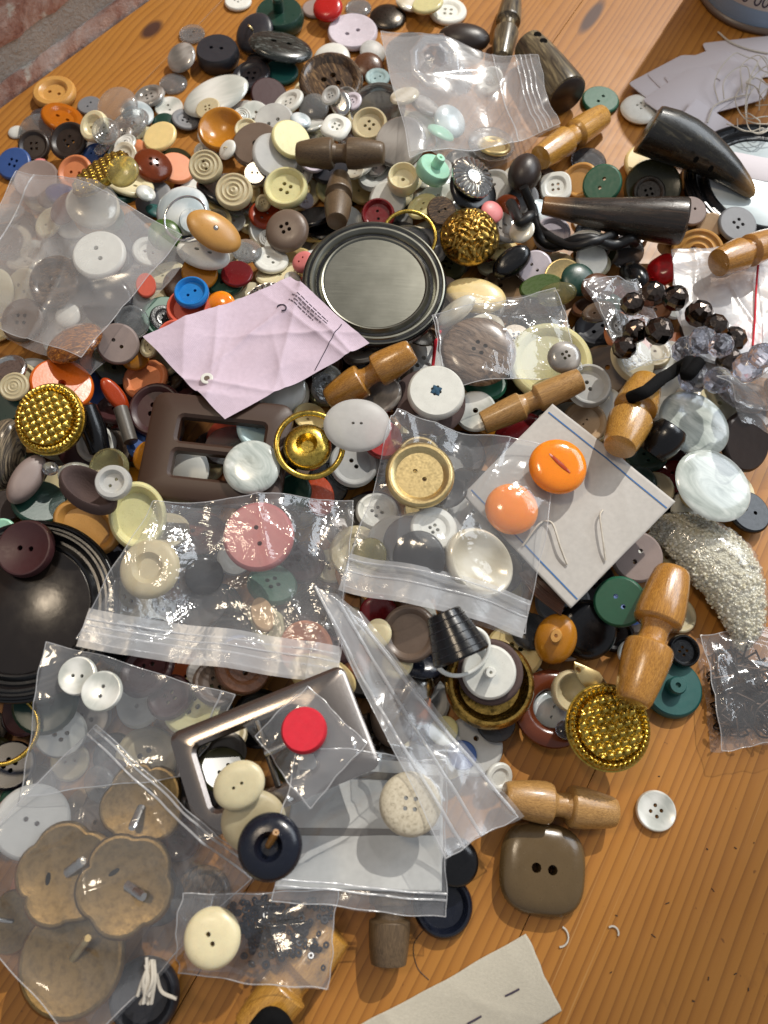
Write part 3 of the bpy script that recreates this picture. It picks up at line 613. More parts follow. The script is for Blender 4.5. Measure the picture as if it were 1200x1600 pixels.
# ------------------------------------------------------------------ the table
GA = math.radians(60)
def m_table():
    t = NT('varnished_pine'); tc = t.add('ShaderNodeTexCoord'); mp = t.add('ShaderNodeMapping'); t.l(tc.outputs['Object'], mp.inputs[0]); mp.inputs['Rotation'].default_value = (0, 0, -GA)
    oi = t.add('ShaderNodeObjectInfo'); sp = t.add('ShaderNodeSeparateXYZ'); t.l(mp.outputs[0], sp.inputs[0]); u, v = sp.outputs[0], sp.outputs[1]
    rnd = oi.outputs['Random']; knot = None; vv = v
    for px, py, a, w in ((237, 46, 9., 5.), (925, 26, 17., 4.2), (60, 900, 14, 6)):
        x, y = at(px, py); ku = (x * math.cos(GA) + y * math.sin(GA)) * S; kv = (-x * math.sin(GA) + y * math.cos(GA)) * S
        du = t.math('SUBTRACT', u, ku); dv = t.math('SUBTRACT', v, kv)
        q = t.math('ADD', t.math('POWER', t.math('ABSOLUTE', t.math('DIVIDE', du, a * S)), 2.), t.math('POWER', t.math('ABSOLUTE', t.math('DIVIDE', dv, w * S)), 2.))
        m = t.math('SUBTRACT', 1., t.math('MULTIPLY', q, .8), True); knot = m if knot is None else t.math('MAXIMUM', knot, m)
        g = t.math('POWER', 2.718, t.math('MULTIPLY', q, -.10)); vv = t.math('SUBTRACT', vv, t.math('MULTIPLY', t.math('MULTIPLY', dv, .62), g))
    cb = t.add('ShaderNodeCombineXYZ'); t.l(t.math('ADD', vv, t.math('MULTIPLY', rnd, 3.)), cb.inputs[0]); t.l(t.math('MULTIPLY', u, .055), cb.inputs[1]); t.l(rnd, cb.inputs[2])
    w = t.add('ShaderNodeTexWave', _wave_profile='SAW'); t.l(cb.outputs[0], w.inputs[0]); w.inputs['Scale'].default_value = 84; w.inputs['Distortion'].default_value = 12; w.inputs['Detail'].default_value = 3; w.inputs['Detail Scale'].default_value = .42; w.inputs['Detail Roughness'].default_value = .62
    cb2 = t.add('ShaderNodeCombineXYZ'); t.l(t.math('MULTIPLY', v, 900.), cb2.inputs[0]); t.l(t.math('MULTIPLY', u, 28.), cb2.inputs[1]); t.l(rnd, cb2.inputs[2])
    fib = t.noise(cb2.outputs[0], 1., 3, .6); big = t.noise(mp.outputs[0], 16, 3)
    col = t.ramp(w.outputs['Fac'], [(0, hexlin('#ab7331')), (.55, hexlin('#a36a2b')), (.86, hexlin('#8a541f')), (1, hexlin('#663a12'))])
    col = t.mix(t.math('MULTIPLY', fib, .5), col, hexlin('#8d5a26')); col = t.mix(t.math('MULTIPLY', big, .45), col, hexlin('#b58036')); col = objvar(t, col, .10)
    col = t.mix(t.math('MULTIPLY', knot, 1.5, True), col, hexlin('#4a2f24'))
    spk = t.noise(mp.outputs[0], 420, 2); col = t.mix(t.ramp(spk, [(.24, (.6, .6, .6)), (.28, (0, 0, 0))]), col, hexlin('#5a3418'))
    st = t.noise(mp.outputs[0], 30, 5, .7, .8); col = t.mix(t.ramp(st, [(.60, (0, 0, 0)), (.80, (.55, .55, .55))]), col, hexlin('#6e4522'))
    sv = t.add('ShaderNodeMapping'); t.l(mp.outputs[0], sv.inputs[0]); sv.inputs['Rotation'].default_value = (0, 0, .5); sv.inputs['Scale'].default_value = (6, 700, 1); scr = t.ramp(t.noise(sv.outputs[0], 1., 2), [(.70, (0, 0, 0)), (.74, (1, 1, 1))])
    col = t.mix(t.math('MULTIPLY', scr, .3), col, hexlin('#d0a468'))
    r = t.math('ADD', t.math('MULTIPLY', t.noise(mp.outputs[0], 60, 5, .65), .36), .26)
    return t.done(t.principled(col, r, Normal=t.bump(t.math('ADD', fib, t.math('MULTIPLY', scr, .8)), .10, .0003), **{'Coat Weight': .08, 'Coat Roughness': .3, 'Specular IOR Level': .35}))
TABLE = m_table()
E0 = np.array(at(0, 168)); E1 = np.array(at(232, 0)); ED = (E1 - E0) / np.linalg.norm(E1 - E0); EN = np.array([ED[1], -ED[0]])   # EN points to the table side
table = empty('table_top', (0, 0, 0)); table['kind'] = 'structure'
gu = np.array([math.cos(GA), math.sin(GA)]); gv = np.array([-math.sin(GA), math.cos(GA)])
def clip(poly, p, n):
    out = []
    for i in range(len(poly)):
        a, c = np.array(poly[i]), np.array(poly[(i + 1) % len(poly)]); da, dc = (a - p) @ n, (c - p) @ n
        if da >= 0: out.append(tuple(a))
        if (da >= 0) != (dc >= 0): out.append(tuple(a + (c - a) * da / (da - dc)))
    return out
PW_ = 92.0; off0 = np.array(at(868, 60)) @ gv
for k in range(-6, 7):
    v0, v1 = off0 + k * PW_ + .12, off0 + (k + 1) * PW_ - .12
    poly = clip([tuple(gu * a + gv * c) for a, c in ((-700, v0), (900, v0), (900, v1), (-700, v1))], E0 + EN * .5, EN)
    if len(poly) < 3: continue
    V = [(*p, 0) for p in poly] + [(*p, -22) for p in poly]; n = len(poly)
    F = [tuple(range(n)), tuple(range(2 * n - 1, n - 1, -1))] + [(i, i + n, (i + 1) % n + n, (i + 1) % n) for i in range(n)]
    o = link('plank', new_mesh('plank', np.array(V) * S, F, smooth=False), TABLE, table)
    md = o.modifiers.new('worn_edge', 'BEVEL'); md.width = .22 * S; md.segments = 2
# ------------------------------------------------------------------ brick wall behind the table edge
def m_brick():
    t = NT('old_brick'); v = t.coord(); oi = t.add('ShaderNodeObjectInfo'); n = t.noise(v, 45, 6, .7, .8); f = t.noise(v, 260, 5, .7)
    col = t.ramp(n, [(.28, hexlin('#8a584a')), (.42, hexlin('#c29584')), (.54, hexlin('#ddbfb0')), (.68, hexlin('#efe0d6'))]); col = t.mix(t.math('MULTIPLY', f, .3), objvar(t, col, .2), hexlin('#8a6254'))
    wh = t.ramp(t.noise(v, 70, 4, .6), [(.62, (0, 0, 0)), (.68, (1, 1, 1))]); col = t.mix(wh, col, hexlin('#d8cfc2'))
    return t.done(t.principled(col, .9, Normal=t.bump(t.math('ADD', n, t.math('MULTIPLY', f, .5)), .9, .003), **{'Specular IOR Level': .2}))
def m_mortar():
    t = NT('lime_mortar'); v = t.coord(); n = t.noise(v, 120, 6, .7); f = t.noise(v, 500, 4, .7)
    col = t.mix(n, hexlin('#b3aba0'), hexlin('#e0dad0')); col = t.mix(t.math('MULTIPLY', f, .4), col, hexlin('#6e655c'))
    return t.done(t.principled(col, .95, Normal=t.bump(t.math('ADD', n, f), .9, .002), **{'Specular IOR Level': .1}))
BRICK, MORTAR = m_brick(), m_mortar()
wall = empty('brick_wall', (*(E0 + ED * 60), -30)); tag(wall, 'rough pinkish brick wall with pale mortar along the table edge', 'wall')
WM = Matrix(((ED[0], -EN[0], 0, E0[0] * S), (ED[1], -EN[1], 0, E0[1] * S), (0, 0, 1, 0), (0, 0, 0, 1)))     # x along, y into wall, z up
def rough_box(name, x0, x1, y0, y1, z0, z1, amp, seed, step=5.0):
    r = np.random.default_rng(seed); nx, nz = max(2, int((x1 - x0) / step)), max(2, int((z1 - z0) / step)); V = []; F = []
    ph = r.uniform(0, 6.28, 12)
    for layer, yy in ((0, y0), (1, y1)):
        for j in range(nz + 1):
            for i in range(nx + 1):
                x, z = x0 + (x1 - x0) * i / nx, z0 + (z1 - z0) * j / nz; e = (i in (0, nx)) or (j in (0, nz))
                d = amp * (math.sin(x * .21 + ph[0]) * math.sin(z * .27 + ph[1]) + .7 * math.sin(x * .53 + z * .3 + ph[2]) + r.normal() * .35)
                V.append((x + (amp * .5 * math.sin(z * .4 + ph[3]) if i in (0, nx) else 0), yy + (d if layer == 0 else 0) + (amp * 1.6 if e and layer == 0 else 0), z + (amp * .6 * math.sin(x * .25 + ph[4]) if j in (0, nz) else 0)))
    m = (nx + 1) * (nz + 1); idx = lambda l, i, j: l * m + j * (nx + 1) + i
    for j in range(nz):
        for i in range(nx): F.append((idx(0, i, j), idx(0, i + 1, j), idx(0, i + 1, j + 1), idx(0, i, j + 1))); F.append((idx(1, i, j), idx(1, i, j + 1), idx(1, i + 1, j + 1), idx(1, i + 1, j)))
    for i in range(nx):
        for j, s in ((0, 1), (nz, -1)): q = (idx(0, i, j), idx(1, i, j), idx(1, i + 1, j), idx(0, i + 1, j)); F.append(q if s > 0 else q[::-1])
    for j in range(nz):
        for i, s in ((0, 1), (nx, -1)): q = (idx(0, i, j), idx(0, i, j + 1), idx(1, i, j + 1), idx(1, i, j)); F.append(q if s > 0 else q[::-1])
    return new_mesh(name, np.array(V) * S, F, ang=50)
o = link('mortar', rough_box('mortar', -330, 460, 4.0, 60, -40, 330, .6, 3, 8), MORTAR); o.matrix_world = WM; under(o, wall)
for row in range(-1, 5):
    zb = -50 + (row + 1) * 72.0 + 2
    for k in range(-2, 3):
        xb = -18.0 + k * 222 + (0 if row % 2 else 104)
        o = link('brick', rough_box('brick', xb, xb + 205, 1.2, 50, zb, zb + 56, .8, 40 + row * 9 + k), BRICK); o.matrix_world = WM; under(o, wall)
# ------------------------------------------------------------------ the deep part of the heap
def inpoly(px, py, poly):
    k = False; m = len(poly)
    for i in range(m):
        (x1, y1), (x2, y2) = poly[i], poly[(i + 1) % m]
        if (y1 > py) != (y2 > py) and px < (x2 - x1) * (py - y1) / (y2 - y1) + x1: k = not k
    return k
P1 = [(-60, 250), (60, 230), (200, 190), (300, 210), (380, 150), (480, 110), (600, 110), (700, 170), (800, 230), (870, 280), (960, 320), (1080, 370), (1240, 440), (1240, 720), (1160, 800), (1050, 860), (1010, 960), (940, 1020), (820, 1080), (720, 1160), (640, 1300), (480, 1380), (300, 1430), (100, 1440), (-60, 1440)]
P2 = [(-60, 330), (120, 270), (250, 260), (400, 200), (560, 170), (700, 230), (830, 320), (1000, 400), (1180, 520), (1180, 700), (1030, 790), (930, 900), (800, 990), (660, 1100), (520, 1250), (300, 1300), (-60, 1300)]
P3 = [(-60, 430), (150, 350), (350, 290), (560, 260), (700, 320), (860, 430), (1030, 560), (1040, 690), (900, 820), (740, 920), (600, 1000), (400, 1120), (-60, 1130)]
LOWT = {}
FILL = []
LIGHTM = ['white', 'ivory', 'bone', 'cream', 'pearl', 'warmpearl', 'clear', 'frost', 'greypearl', 'yellowcream', 'grey', 'white', 'ivory']; DARKM = ['black', 'charcoal', 'navy', 'dkbrown', 'brown', 'taupe', 'dkgreen', 'horn', 'maroon', 'slate', 'smoke', 'olive', 'gunmetal']; COLM = ['mustard', 'tan', 'coral', 'dkred', 'green', 'peach', 'chestnut', 'midblue', 'sand', 'rust']
def fillers(poly, count, seed, r0, r1):
    r = np.random.default_rng(seed); got = 0; tries = 0
    while got < count and tries < count * 6:
        tries += 1; px, py = r.uniform(-60, 1240), r.uniform(100, 1450)
        if not inpoly(px, py, poly): continue
        w = 1 / (.6 + .0004 * py)
        if r.random() > w * .9: continue
        R = r.uniform(r0, r1); x, y = at(px, py, 4); t = min(4.5, max(2.0, R * r.uniform(.24, .36))); prof = r.choice(['flat', 'dish', 'dome', 'rim', 'concave', 'rings', 'dish', 'rim', 'dish', 'flat'])
        light = .84 if (py < 420 and px < 820) else (.42 if py < 800 else .30)
        q = r.random(); mat = r.choice(LIGHTM) if q < light else (r.choice(COLM) if q > (.94 if light > .7 else .88) else r.choice(DARKM))
        holes = 0 if prof == 'dome' else int(r.choice([2, 4]))
        M, o, i = settle(smp_disc(R, R, t, prof), 0, 0, r.uniform(0, 6.28), None, 0, .4, xy=(x, y)); FILL.append((i, M, o, R, t, str(prof), holes, str(mat))); got += 1
fillers(P1, 300, 1, 6.5, 11.5); fillers(P2, 230, 2, 6.5, 12); fillers(P3, 150, 3, 6.5, 12)
# ------------------------------------------------------------------ single buttons, from the wall round the heap (px, py, width in the photograph)
Z3 = T3
def stub(s=.2, h=1.6, z=.95): return ('shank', STUB(), None, T3(0, 0, z, s, s, h))
def bs(px, py, w, mat, L, prof='flat', s=.2, h=1.5, sm=None, **kw):      # lying face down, its shank up
    b(px, py, w, mat, prof, 0, L, parts=[('shank', STUB(), sm or mat, T3(0, 0, .9, s, s, h))], **kw)
def bl(px, py, w, mat, L, prof='dome', s=.16, sm='brass', **kw):         # with a wire loop up
    b(px, py, w, mat, prof, 0, L, parts=[('shank_loop', LOOP(), sm, T3(0, 0, 1.0, s, s, s * 2.4))], **kw)
def shank_under(s=.2, h=.8): return ('shank', STUB(), 'gunmetal', T3(0, 0, -h * .9, s, s, h))
# wall side
b(85, 145, 66, 'tan', 'dish', 2, 1, t=5, desc='pale caramel two-hole button with raised centre'); b(55, 202, 58, 'clear', 'dome', 0, 1.2, n=(-.1, -.25)); b(62, 180, 30, 'crystal', 'lens', 0, 1)
b(98, 184, 62, 'amber', 'dish', 2, 2); b(53, 228, 50, 'dkbrown', 'rim', 4, 1.2); b(107, 220, 60, 'dkbrown', 'rim', 4, 2.2, n=(-.15, -.3)); b(140, 165, 38, 'grey', 'flat', 2, 1)
b(147, 197, 46, 'ivory', 'dish', 2, 2.5, n=(-.35, -.35), t=4); b(182, 165, 62, 'clear', 'dome', 0, 2, n=(-.1, -.3)); b(215, 178, 48, 'bluepearl', 'flat', 0, 1.8, n=(.25, -.1)); b(200, 196, 70, 'clear', 'rim', 2, 2.3)
b(233, 150, 50, 'greypearl', 'dish', 4, 1.3); b(270, 128, 43, 'clear', 'dome', 0, 1); b(264, 168, 44, 'pearl', 'concave', 2, 1); b(300, 53, 40, 'clear', 'concave', 2, 1); b(283, 90, 48, 'greypearl', 'pill', 0, 1.2, n=(-.3, -.3))
b(340, 84, 66, 'charcoal', 'flat', 2, 1, t=9, desc='thick charcoal two-hole button'); b(337, 149, 106, 'pearl', 'pill', 0, 2.2, oval=.62, rot=25, t=5, n=(-.1, -.12), desc='long oval mother-of-pearl button')
b(290, 187, 42, 'grey', 'dish', 4, 1.5); b(255, 192, 38, 'dkgreen', 'dome', 0, 1.2); b(347, 203, 72, 'mustard', 'cup', 0, 2.6, n=(0, -.25)); b(250, 214, 54, 'cream', 'flat', 0, 2.2, n=(-.2, -.1)); bl(355, 234, 32, 'white', 3.2, 'pill', n=(-.6, -.2))
b(240, 256, 56, 'brownglass', 'dome', 4, 2.8); b(272, 252, 54, 'peach', 'flat', 0, 2.6, n=(.3, -.1)); b(22, 256, 54, 'midblue', 'flat', 4, 2); b(57, 281, 70, 'greypink', 'concave', 0, 2.4, n=(-.05, -.12)); b(62, 254, 28, 'pink', 'pill', 0, 2.2)
b(115, 265, 56, 'peach', 'rim', 2, 2.5, n=(-.15, -.3), desc='pinkish cream two-hole button with raised rim'); b(146, 240, 38, 'midblue', 'dish', 2, 2); b(97, 301, 48, 'royal', 'dome', 0, 2.9, n=(.35, .2)); b(85, 308, 50, 'brown', 'dome', 0, 2.7)
b(157, 273, 92, 'gold', 'weave', 0, 3.2, n=(-.42, .22), rot=30, t=5, oval=.78, desc='gold basketweave oval button', name='metal_button'); b(195, 278, 50, 'clearyellow', 'dome', 0, 3.4, n=(-.1, -.3)); b(228, 301, 30, 'pearl', 'lens', 0, 3)
b(213, 231, 30, 'peach', 'dome', 0, 2); b(163, 226, 32, 'dkgreen', 'dome', 0, 1.8); b(188, 230, 34, 'clearyellow', 'dome', 0, 1.9); b(145, 318, 78, 'warmpearl', 'dome', 0, 2.8); b(210, 338, 50, 'white', 'dish', 2, 2.9, n=(.3, -.2)); b(242, 316, 36, 'teal', 'dome', 0, 2.5)
b(283, 326, 78, 'bluepearl', 'dome', 0, 3, n=(-.1, -.2)); b(322, 264, 48, 'bone', 'rings', 2, 4, n=(0, -.35), t=5); b(364, 293, 56, 'bone', 'rings', 0, 4.4, n=(0, -.3), t=5, desc='cream button with concentric rings and knobbed centre')
b(350, 300, 84, 'black', 'flat', 0, 3.4, t=4); b(400, 226, 76, 'taupe', 'flat', 1, 2.8, n=(-.1, -.2)); b(25, 205, 26, 'white', 'dome', 0, 1.0)
# back of the heap
bs(437, 26, 74, 'dkgreen', 1, s=.22, h=.9, t=9, desc='thick dark green button lying shank up'); bl(395, 48, 62, 'charcoal', 1.4, 'dome', desc='grey domed button with a brass wire loop'); b(440, 112, 52, 'teal', 'flat', 0, 1.6); b(440, 80, 97, 'marble', 'pill', 2, 2, oval=.72, rot=0, t=6, desc='black and grey marbled oval button')
b(512, 12, 46, 'red', 'pill', 0, 1.3, n=(-.1, -.2), t=6, desc='glossy red button'); b(492, 14, 40, 'greypink', 'flat', 0, 1.1); b(560, 10, 40, 'clear', 'dome', 0, 1.2); b(606, 23, 56, 'gunmetal', 'dome', 0, 1); b(638, 6, 40, 'warmpearl', 'pill', 0, 1); b(668, 6, 48, 'yellowcream', 'flat', 0, 1.3, n=(-.2, .1)); b(700, 18, 58, 'white', 'dish', 4, 1.2); b(372, 2, 42, 'white', 'flat', 4, 1)
b(551, 50, 77, 'lilac', 'concave', 2, 1, desc='large lilac-white pearly two-hole button'); b(517, 90, 58, 'white', 'dome', 0, 1.4); b(583, 80, 40, 'frost', 'dome', 0, 1.2); b(576, 102, 46, 'brown', 'dome', 0, 1.5); b(590, 122, 38, 'paleblue', 'dish', 2, 1.6, desc='small turquoise two-hole button')
b(517, 126, 97, 'horn', 'rim', 4, 2.2, n=(0, -.18), t=6, desc='large mottled brown horn four-hole button'); b(392, 118, 62, 'charcoal', 'dish', 4, 1.6); b(420, 148, 56, 'maroon', 'flat', 0, 1.9); b(405, 92, 40, 'black', 'dome', 0, 1.3); b(532, 160, 46, 'silver', 'pill', 0, 2.8, oval=.7, rot=110, n=(-.2, -.4), desc='white enamel leaf-shaped metal button')
b(450, 160, 52, 'white', 'dish', 4, 2.4); b(490, 166, 46, 'clear', 'dome', 0, 2.2); b(428, 192, 62, 'frost', 'flat', 2, 2.4, n=(-.1, -.3)); b(488, 197, 42, 'pearl', 'flat', 0, 2.5); b(525, 198, 46, 'white', 'fat', 4, 2.8, outl='pillow', n=(0, -.1), desc='small square white four-hole button'); b(470, 188, 32, 'bluepearl', 'lens', 0, 2.7); b(380, 178, 46, 'frost', 'flat', 4, 2.1); b(398, 182, 50, 'pearl', 'flat', 2, 2.2)
b(590, 168, 84, 'smoke', 'rim', 0, 2.4, n=(-.1, -.2)); b(577, 194, 56, 'bone', 'rim', 4, 3, n=(-.1, -.25), t=5); b(625, 222, 78, 'greypearl', 'flat', 0, 2.8, n=(-.3, -.35)); b(430, 243, 72, 'frost', 'flat', 0, 2.9); b(445, 285, 68, 'yellowcream', 'rim', 4, 4, n=(-.05, -.2), t=5, desc='pale yellow four-hole button with rim'); b(455, 218, 60, 'yellowcream', 'flat', 0, 2.9)
b(590, 283, 52, 'dkred', 'rim', 2, 4.4, n=(-.05, -.3), t=4); b(606, 310, 56, 'white', 'flat', 0, 3.6); b(630, 273, 48, 'ivory', 'rim', 1, 3.8, n=(-.05, -.2), t=8, desc='thick cream button with amber centre'); bs(677, 266, 52, 'mint', 4, s=.3, h=1.0, t=6, desc='mint green button lying shank up'); b(740, 300, 78, 'black', 'pill', 0, 4, t=6); b(740, 276, 70, 'silver', 'flute', 0, 4.3, t=5, desc='clear and silver fluted button on a black base', name='metal_button')
b(720, 121, 42, 'gunmetal', 'lens', 0, 2, desc='small silver ball button'); bs(768, 110, 42, 'white', 1.5, 'cup', s=.3, h=.8); b(725, 57, 80, 'dkbrown', 'lens', 0, 1, oval=.62, rot=-5, t=13, desc='glossy dark brown egg-shaped button')
# towards the horns
b(938, 157, 58, 'green', 'flat', 2, 1); b(1000, 170, 60, 'white', 'pill', 4, 1, hr=.07, off=.2, desc='white four-hole button beside the tusk toggle'); b(920, 252, 54, 'smoke', 'flat', 0, 2.4); b(906, 282, 56, 'tan', 'rim', 0, 3, n=(-.5, -.35)); b(943, 281, 58, 'green', 'flat', 2, 4, n=(-.42, -.5), rot=60, t=3.2, desc='green two-hole button leaning upright')
b(868, 292, 50, 'white', 'dish', 4, 3.2, n=(-.2, -.3), outl='pillow'); b(1010, 258, 70, 'cream', 'flat', 0, 2.5, n=(.1, -.2)); b(1020, 292, 86, 'olive', 'concave', 0, 2.9, n=(-.1, -.4), t=5, desc='large dark olive button'); b(1014, 300, 50, 'gunmetal', 'rim', 4, 3.5, n=(-.1, -.4), desc='grey four-hole button lying on an olive button'); b(1080, 330, 46, 'greypink', 'flat', 2, 2.5, n=(0, -.3)); b(1152, 351, 60, 'grey', 'flat', 4, 2.6, n=(.05, -.2), desc='pale grey metal four-hole button'); b(1110, 352, 40, 'sand', 'flat', 0, 2.2)
b(1100, 377, 80, 'tan', 'rings', 2, 3.4, n=(-.3, -.35), rot=120, t=7, desc='carved wooden two-hole button'); b(912, 372, 50, 'white', 'dome', 0, 3.2); b(862, 366, 56, 'lilac', 'rim', 0, 3.1, n=(-.2, -.3)); b(815, 360, 40, 'warmpearl', 'pill', 0, 3.5, n=(-.5, -.2)); b(845, 330, 40, 'bluepearl', 'dome', 0, 3); b(770, 330, 36, 'pink', 'dome', 0, 4, n=(.3, -.2), desc='small bright pink button'); b(795, 300, 44, 'brownglass', 'dome', 0, 3.8); b(690, 330, 46, 'horn', 'flat', 2, 3.8, n=(.2, -.4))
b(800, 408, 66, 'black', 'pill', 0, 3.8, oval=.6, rot=35, t=9, n=(-.1, -.3), desc='glossy black oval bead button'); b(835, 420, 52, 'lilac', 'flat', 2, 3.2, n=(-.3, -.5)); b(880, 432, 56, 'brass', 'concave', 0, 3.4, n=(-.2, -.4), name='metal_button'); b(905, 435, 54, 'dkgreen', 'dome', 0, 3.6, n=(.1, -.2)); b(845, 448, 66, 'leaf', 'flat', 0, 3.4, oval=.6, rot=5); b(870, 458, 60, 'clearyellow', 'dome', 0, 3.6, oval=.6, rot=0); b(935, 448, 58, 'brown', 'lens', 0, 3.9, oval=.75, rot=20, desc='brown knotted leather button'); b(990, 428, 66, 'black', 'lens', 0, 4, oval=.55, rot=105, t=12, desc='black shiny teardrop button'); b(925, 405, 52, 'white', 'flat', 0, 3, n=(.2, -.4))
b(1035, 425, 48, 'redglass', 'pill', 0, 3.6, outl='pillow', t=9, desc='translucent red square bead button'); b(1030, 515, 40, 'coral', 'flat', 0, 3.2)
# round the lid and the left bag
b(333, 353, 86, 'tan', 'lens', 0, 4.4, oval=.66, rot=-18, t=8, desc='orange-tan oval button with a metal stud', parts=[('stud', lathe('stud', [(0, 1), (.6, .9), (1, .4), (1, 0)], 16), 'silver', T3(0, 0, .97, .09, .14, .1))]); b(252, 354, 60, 'brown', 'dome', 0, 3.4, n=(.2, -.2)); b(262, 378, 50, 'leaf', 'dome', 0, 3.6, n=(.2, -.3)); b(318, 396, 80, 'white', 'pill', 2, 3.9, oval=.62, rot=-8, t=6, desc='white oval two-hole button'); b(386, 389, 46, 'clear', 'dome', 0, 4.2); b(300, 345, 40, 'bluepearl', 'flat', 0, 3.2)
b(312, 426, 54, 'mustard', 'flat', 0, 3.6, n=(.2, -.3)); b(294, 482, 66, 'coral', 'rim', 0, 4.2, t=6, n=(0, -.1), desc='coral button beneath the bright blue one'); b(299, 457, 54, 'blue', 'rim', 2, 4.9, t=4, n=(0, -.1), desc='bright blue two-hole button with a rim'); b(342, 475, 50, 'orangeclear', 'lens', 0, 4); b(370, 428, 50, 'dkred', 'flat', 0, 3.4); b(412, 441, 92, 'silver', 'burst', 0, 4.6, n=(-.1, -.25), t=6, desc='clear and silver starburst button', name='metal_button'); b(374, 472, 44, 'pearl', 'dome', 0, 3.9); b(458, 438, 28, 'pearl', 'lens', 0, 4.2)
b(272, 524, 54, 'coral', 'rim', 2, 4.4, n=(-.05, -.15)); b(258, 497, 46, 'smoke', 'dish', 4, 3.8); b(231, 540, 32, 'bone', 'dish', 2, 4.3); b(210, 556, 44, 'mustard', 'dome', 0, 4, n=(.3, -.3)); b(227, 592, 70, 'peach', 'rim', 0, 3.8); b(22, 604, 46, 'bone', 'rings', 0, 4, n=(0, -.2)); b(12, 578, 60, 'silver', 'rim', 0, 3.4); b(90, 592, 92, 'orange', 'flat', 1, 3.6, desc='large flat orange button under the bag edge'); b(10, 630, 60, 'dkgreen', 'flat', 0, 3)
b(448, 360, 66, 'taupe', 'pill', 4, 4, n=(-.15, -.3), t=7, off=.2, desc='taupe four-hole button beside the steel lid'); b(423, 406, 54, 'white', 'dish', 2, 3.9); b(473, 409, 36, 'pink', 'pill', 2, 4.2, n=(-.4, -.1), t=5); b(640, 378, 70, 'smoke', 'dome', 0, 3.6); b(490, 340, 60, 'black', 'flat', 0, 3.4); b(660, 322, 50, 'yellowcream', 'dish', 2, 3.6)
b(735, 362, 92, 'oldgold', 'fili', 0, 5.2, n=(-.05, -.32), desc='domed gold filigree button', name='metal_button', parts=[('pin', STUB(), 'gunmetal', T3(0, -.55, -.55, .06, .06, .7))]); b(747, 438, 92, 'cream', 'pill', 0, 4.4, oval=.62, rot=-12, t=7, n=(0, -.05), desc='cream oval button under the filigree one'); b(712, 486, 74, 'warmpearl', 'pill', 0, 4.8, oval=.42, rot=35, t=6, n=(-.1, -.35), desc='crescent of creamy mother-of-pearl'); b(700, 455, 50, 'greypink', 'dome', 0, 4)
b(670, 628, 106, 'felt', 'pill', 0, 5, t=6, n=(0, -.1), desc='grey-brown felt-covered button'); b(683, 598, 87, 'white', 'flat', 4, 6.2, t=5, n=(0, -.12), off=.14, hr=.06, desc='white button sewn with blue thread', parts=[('thread', lathe('thread_x', [(0, 1), (.8, .6), (1, 0)], 8), 'bluethread', T3(0, 0, .98, .24, .1, .12)), ('thread', lathe('thread_x', [(0, 1), (.8, .6), (1, 0)], 8), 'bluethread', T3(0, 0, .98, .1, .24, .14))])
b(598, 618, 60, 'greypearl', 'flat', 0, 5); b(743, 642, 64, 'pearl', 'flat', 1, 4.8, n=(-.1, -.2), desc='white flaking one-hole shell button'); b(812, 682, 84, 'dkred', 'dome', 0, 4.8, oval=.8); b(558, 664, 92, 'frost', 'lens', 2, 6.9, oval=.82, rot=0, t=6, hr=.05, off=.12, n=(.05, -.2), desc='frosted oval two-hole button'); b(598, 672, 62, 'red', 'flat', 0, 6.2, n=(.25, -.1), t=4)
b(553, 724, 74, 'frost', 'rim', 2, 5.4, n=(.1, -.2), off=.16, desc='greyish translucent two-hole button'); b(500, 775, 66, 'rust', 'flat', 0, 5, n=(.35, -.1), oval=.7, rot=100); b(457, 762, 56, 'dkgreen', 'flat', 0, 5, n=(-.3, -.2)); b(410, 672, 76, 'paleblue', 'flat', 2, 5); b(480, 697, 68, 'gold', 'well', 0, 5.6, t=8, n=(.05, -.1), desc='gold shank button inside a gold ring', name='metal_button')
# left middle
b(75, 654, 106, 'gold', 'bead', 0, 5.4, n=(-.12, -.3), t=7, desc='round gold beaded button beside the slate bar', name='metal_button'); b(4, 712, 110, 'stripe', 'lens', 0, 5, oval=.55, rot=75, t=15, desc='large striped grey and tan domed button'); b(42, 748, 84, 'greypink', 'pill', 0, 4.8, n=(.45, -.1), oval=.5, rot=70, t=9, desc='mauve button standing on its edge'); b(155, 712, 60, 'clearyellow', 'concave', 0, 5.6, n=(-.2, -.25), t=5); b(177, 754, 54, 'frost', 'dish', 2, 6.2, n=(.1, -.2), t=5, desc='pale translucent two-hole button')
b(120, 738, 54, 'clear', 'dome', 0, 5); b(77, 730, 24, 'crystal', 'lens', 0, 4.8); b(138, 768, 96, 'felt', 'cup', 0, 5.8, n=(.35, .25), oval=.62, rot=-35, t=10, desc='grey-brown felt crescent button'); b(115, 803, 104, 'tan', 'rim', 0, 5.2, n=(.2, -.3), oval=.72, rot=-30, t=6, desc='caramel button with a cream rim'); b(215, 806, 76, 'yellowcream', 'rim', 0, 5.4, n=(.3, -.3), t=7, oval=1.25, rot=10); b(171, 822, 42, 'greypearl', 'dome', 0, 4.8); b(228, 712, 50, 'mustard', 'lens', 0, 4.6, n=(-.4, -.1)); b(243, 640, 84, 'maroon', 'rim', 4, 4.4, n=(-.1, -.2)); b(62, 785, 80, 'dkgreen', 'flat', 0, 4.2); b(10, 790, 60, 'dkbrown', 'flat', 0, 4); b(180, 618, 60, 'rust', 'pill', 0, 4.2, oval=.45, rot=130)
b(40, 857, 90, 'maroon', 'concave', 2, 6.4, n=(-.1, -.12), t=5, off=.2, desc='maroon two-hole button lying on the black lid'); b(5, 830, 40, 'mint', 'flat', 0, 5)
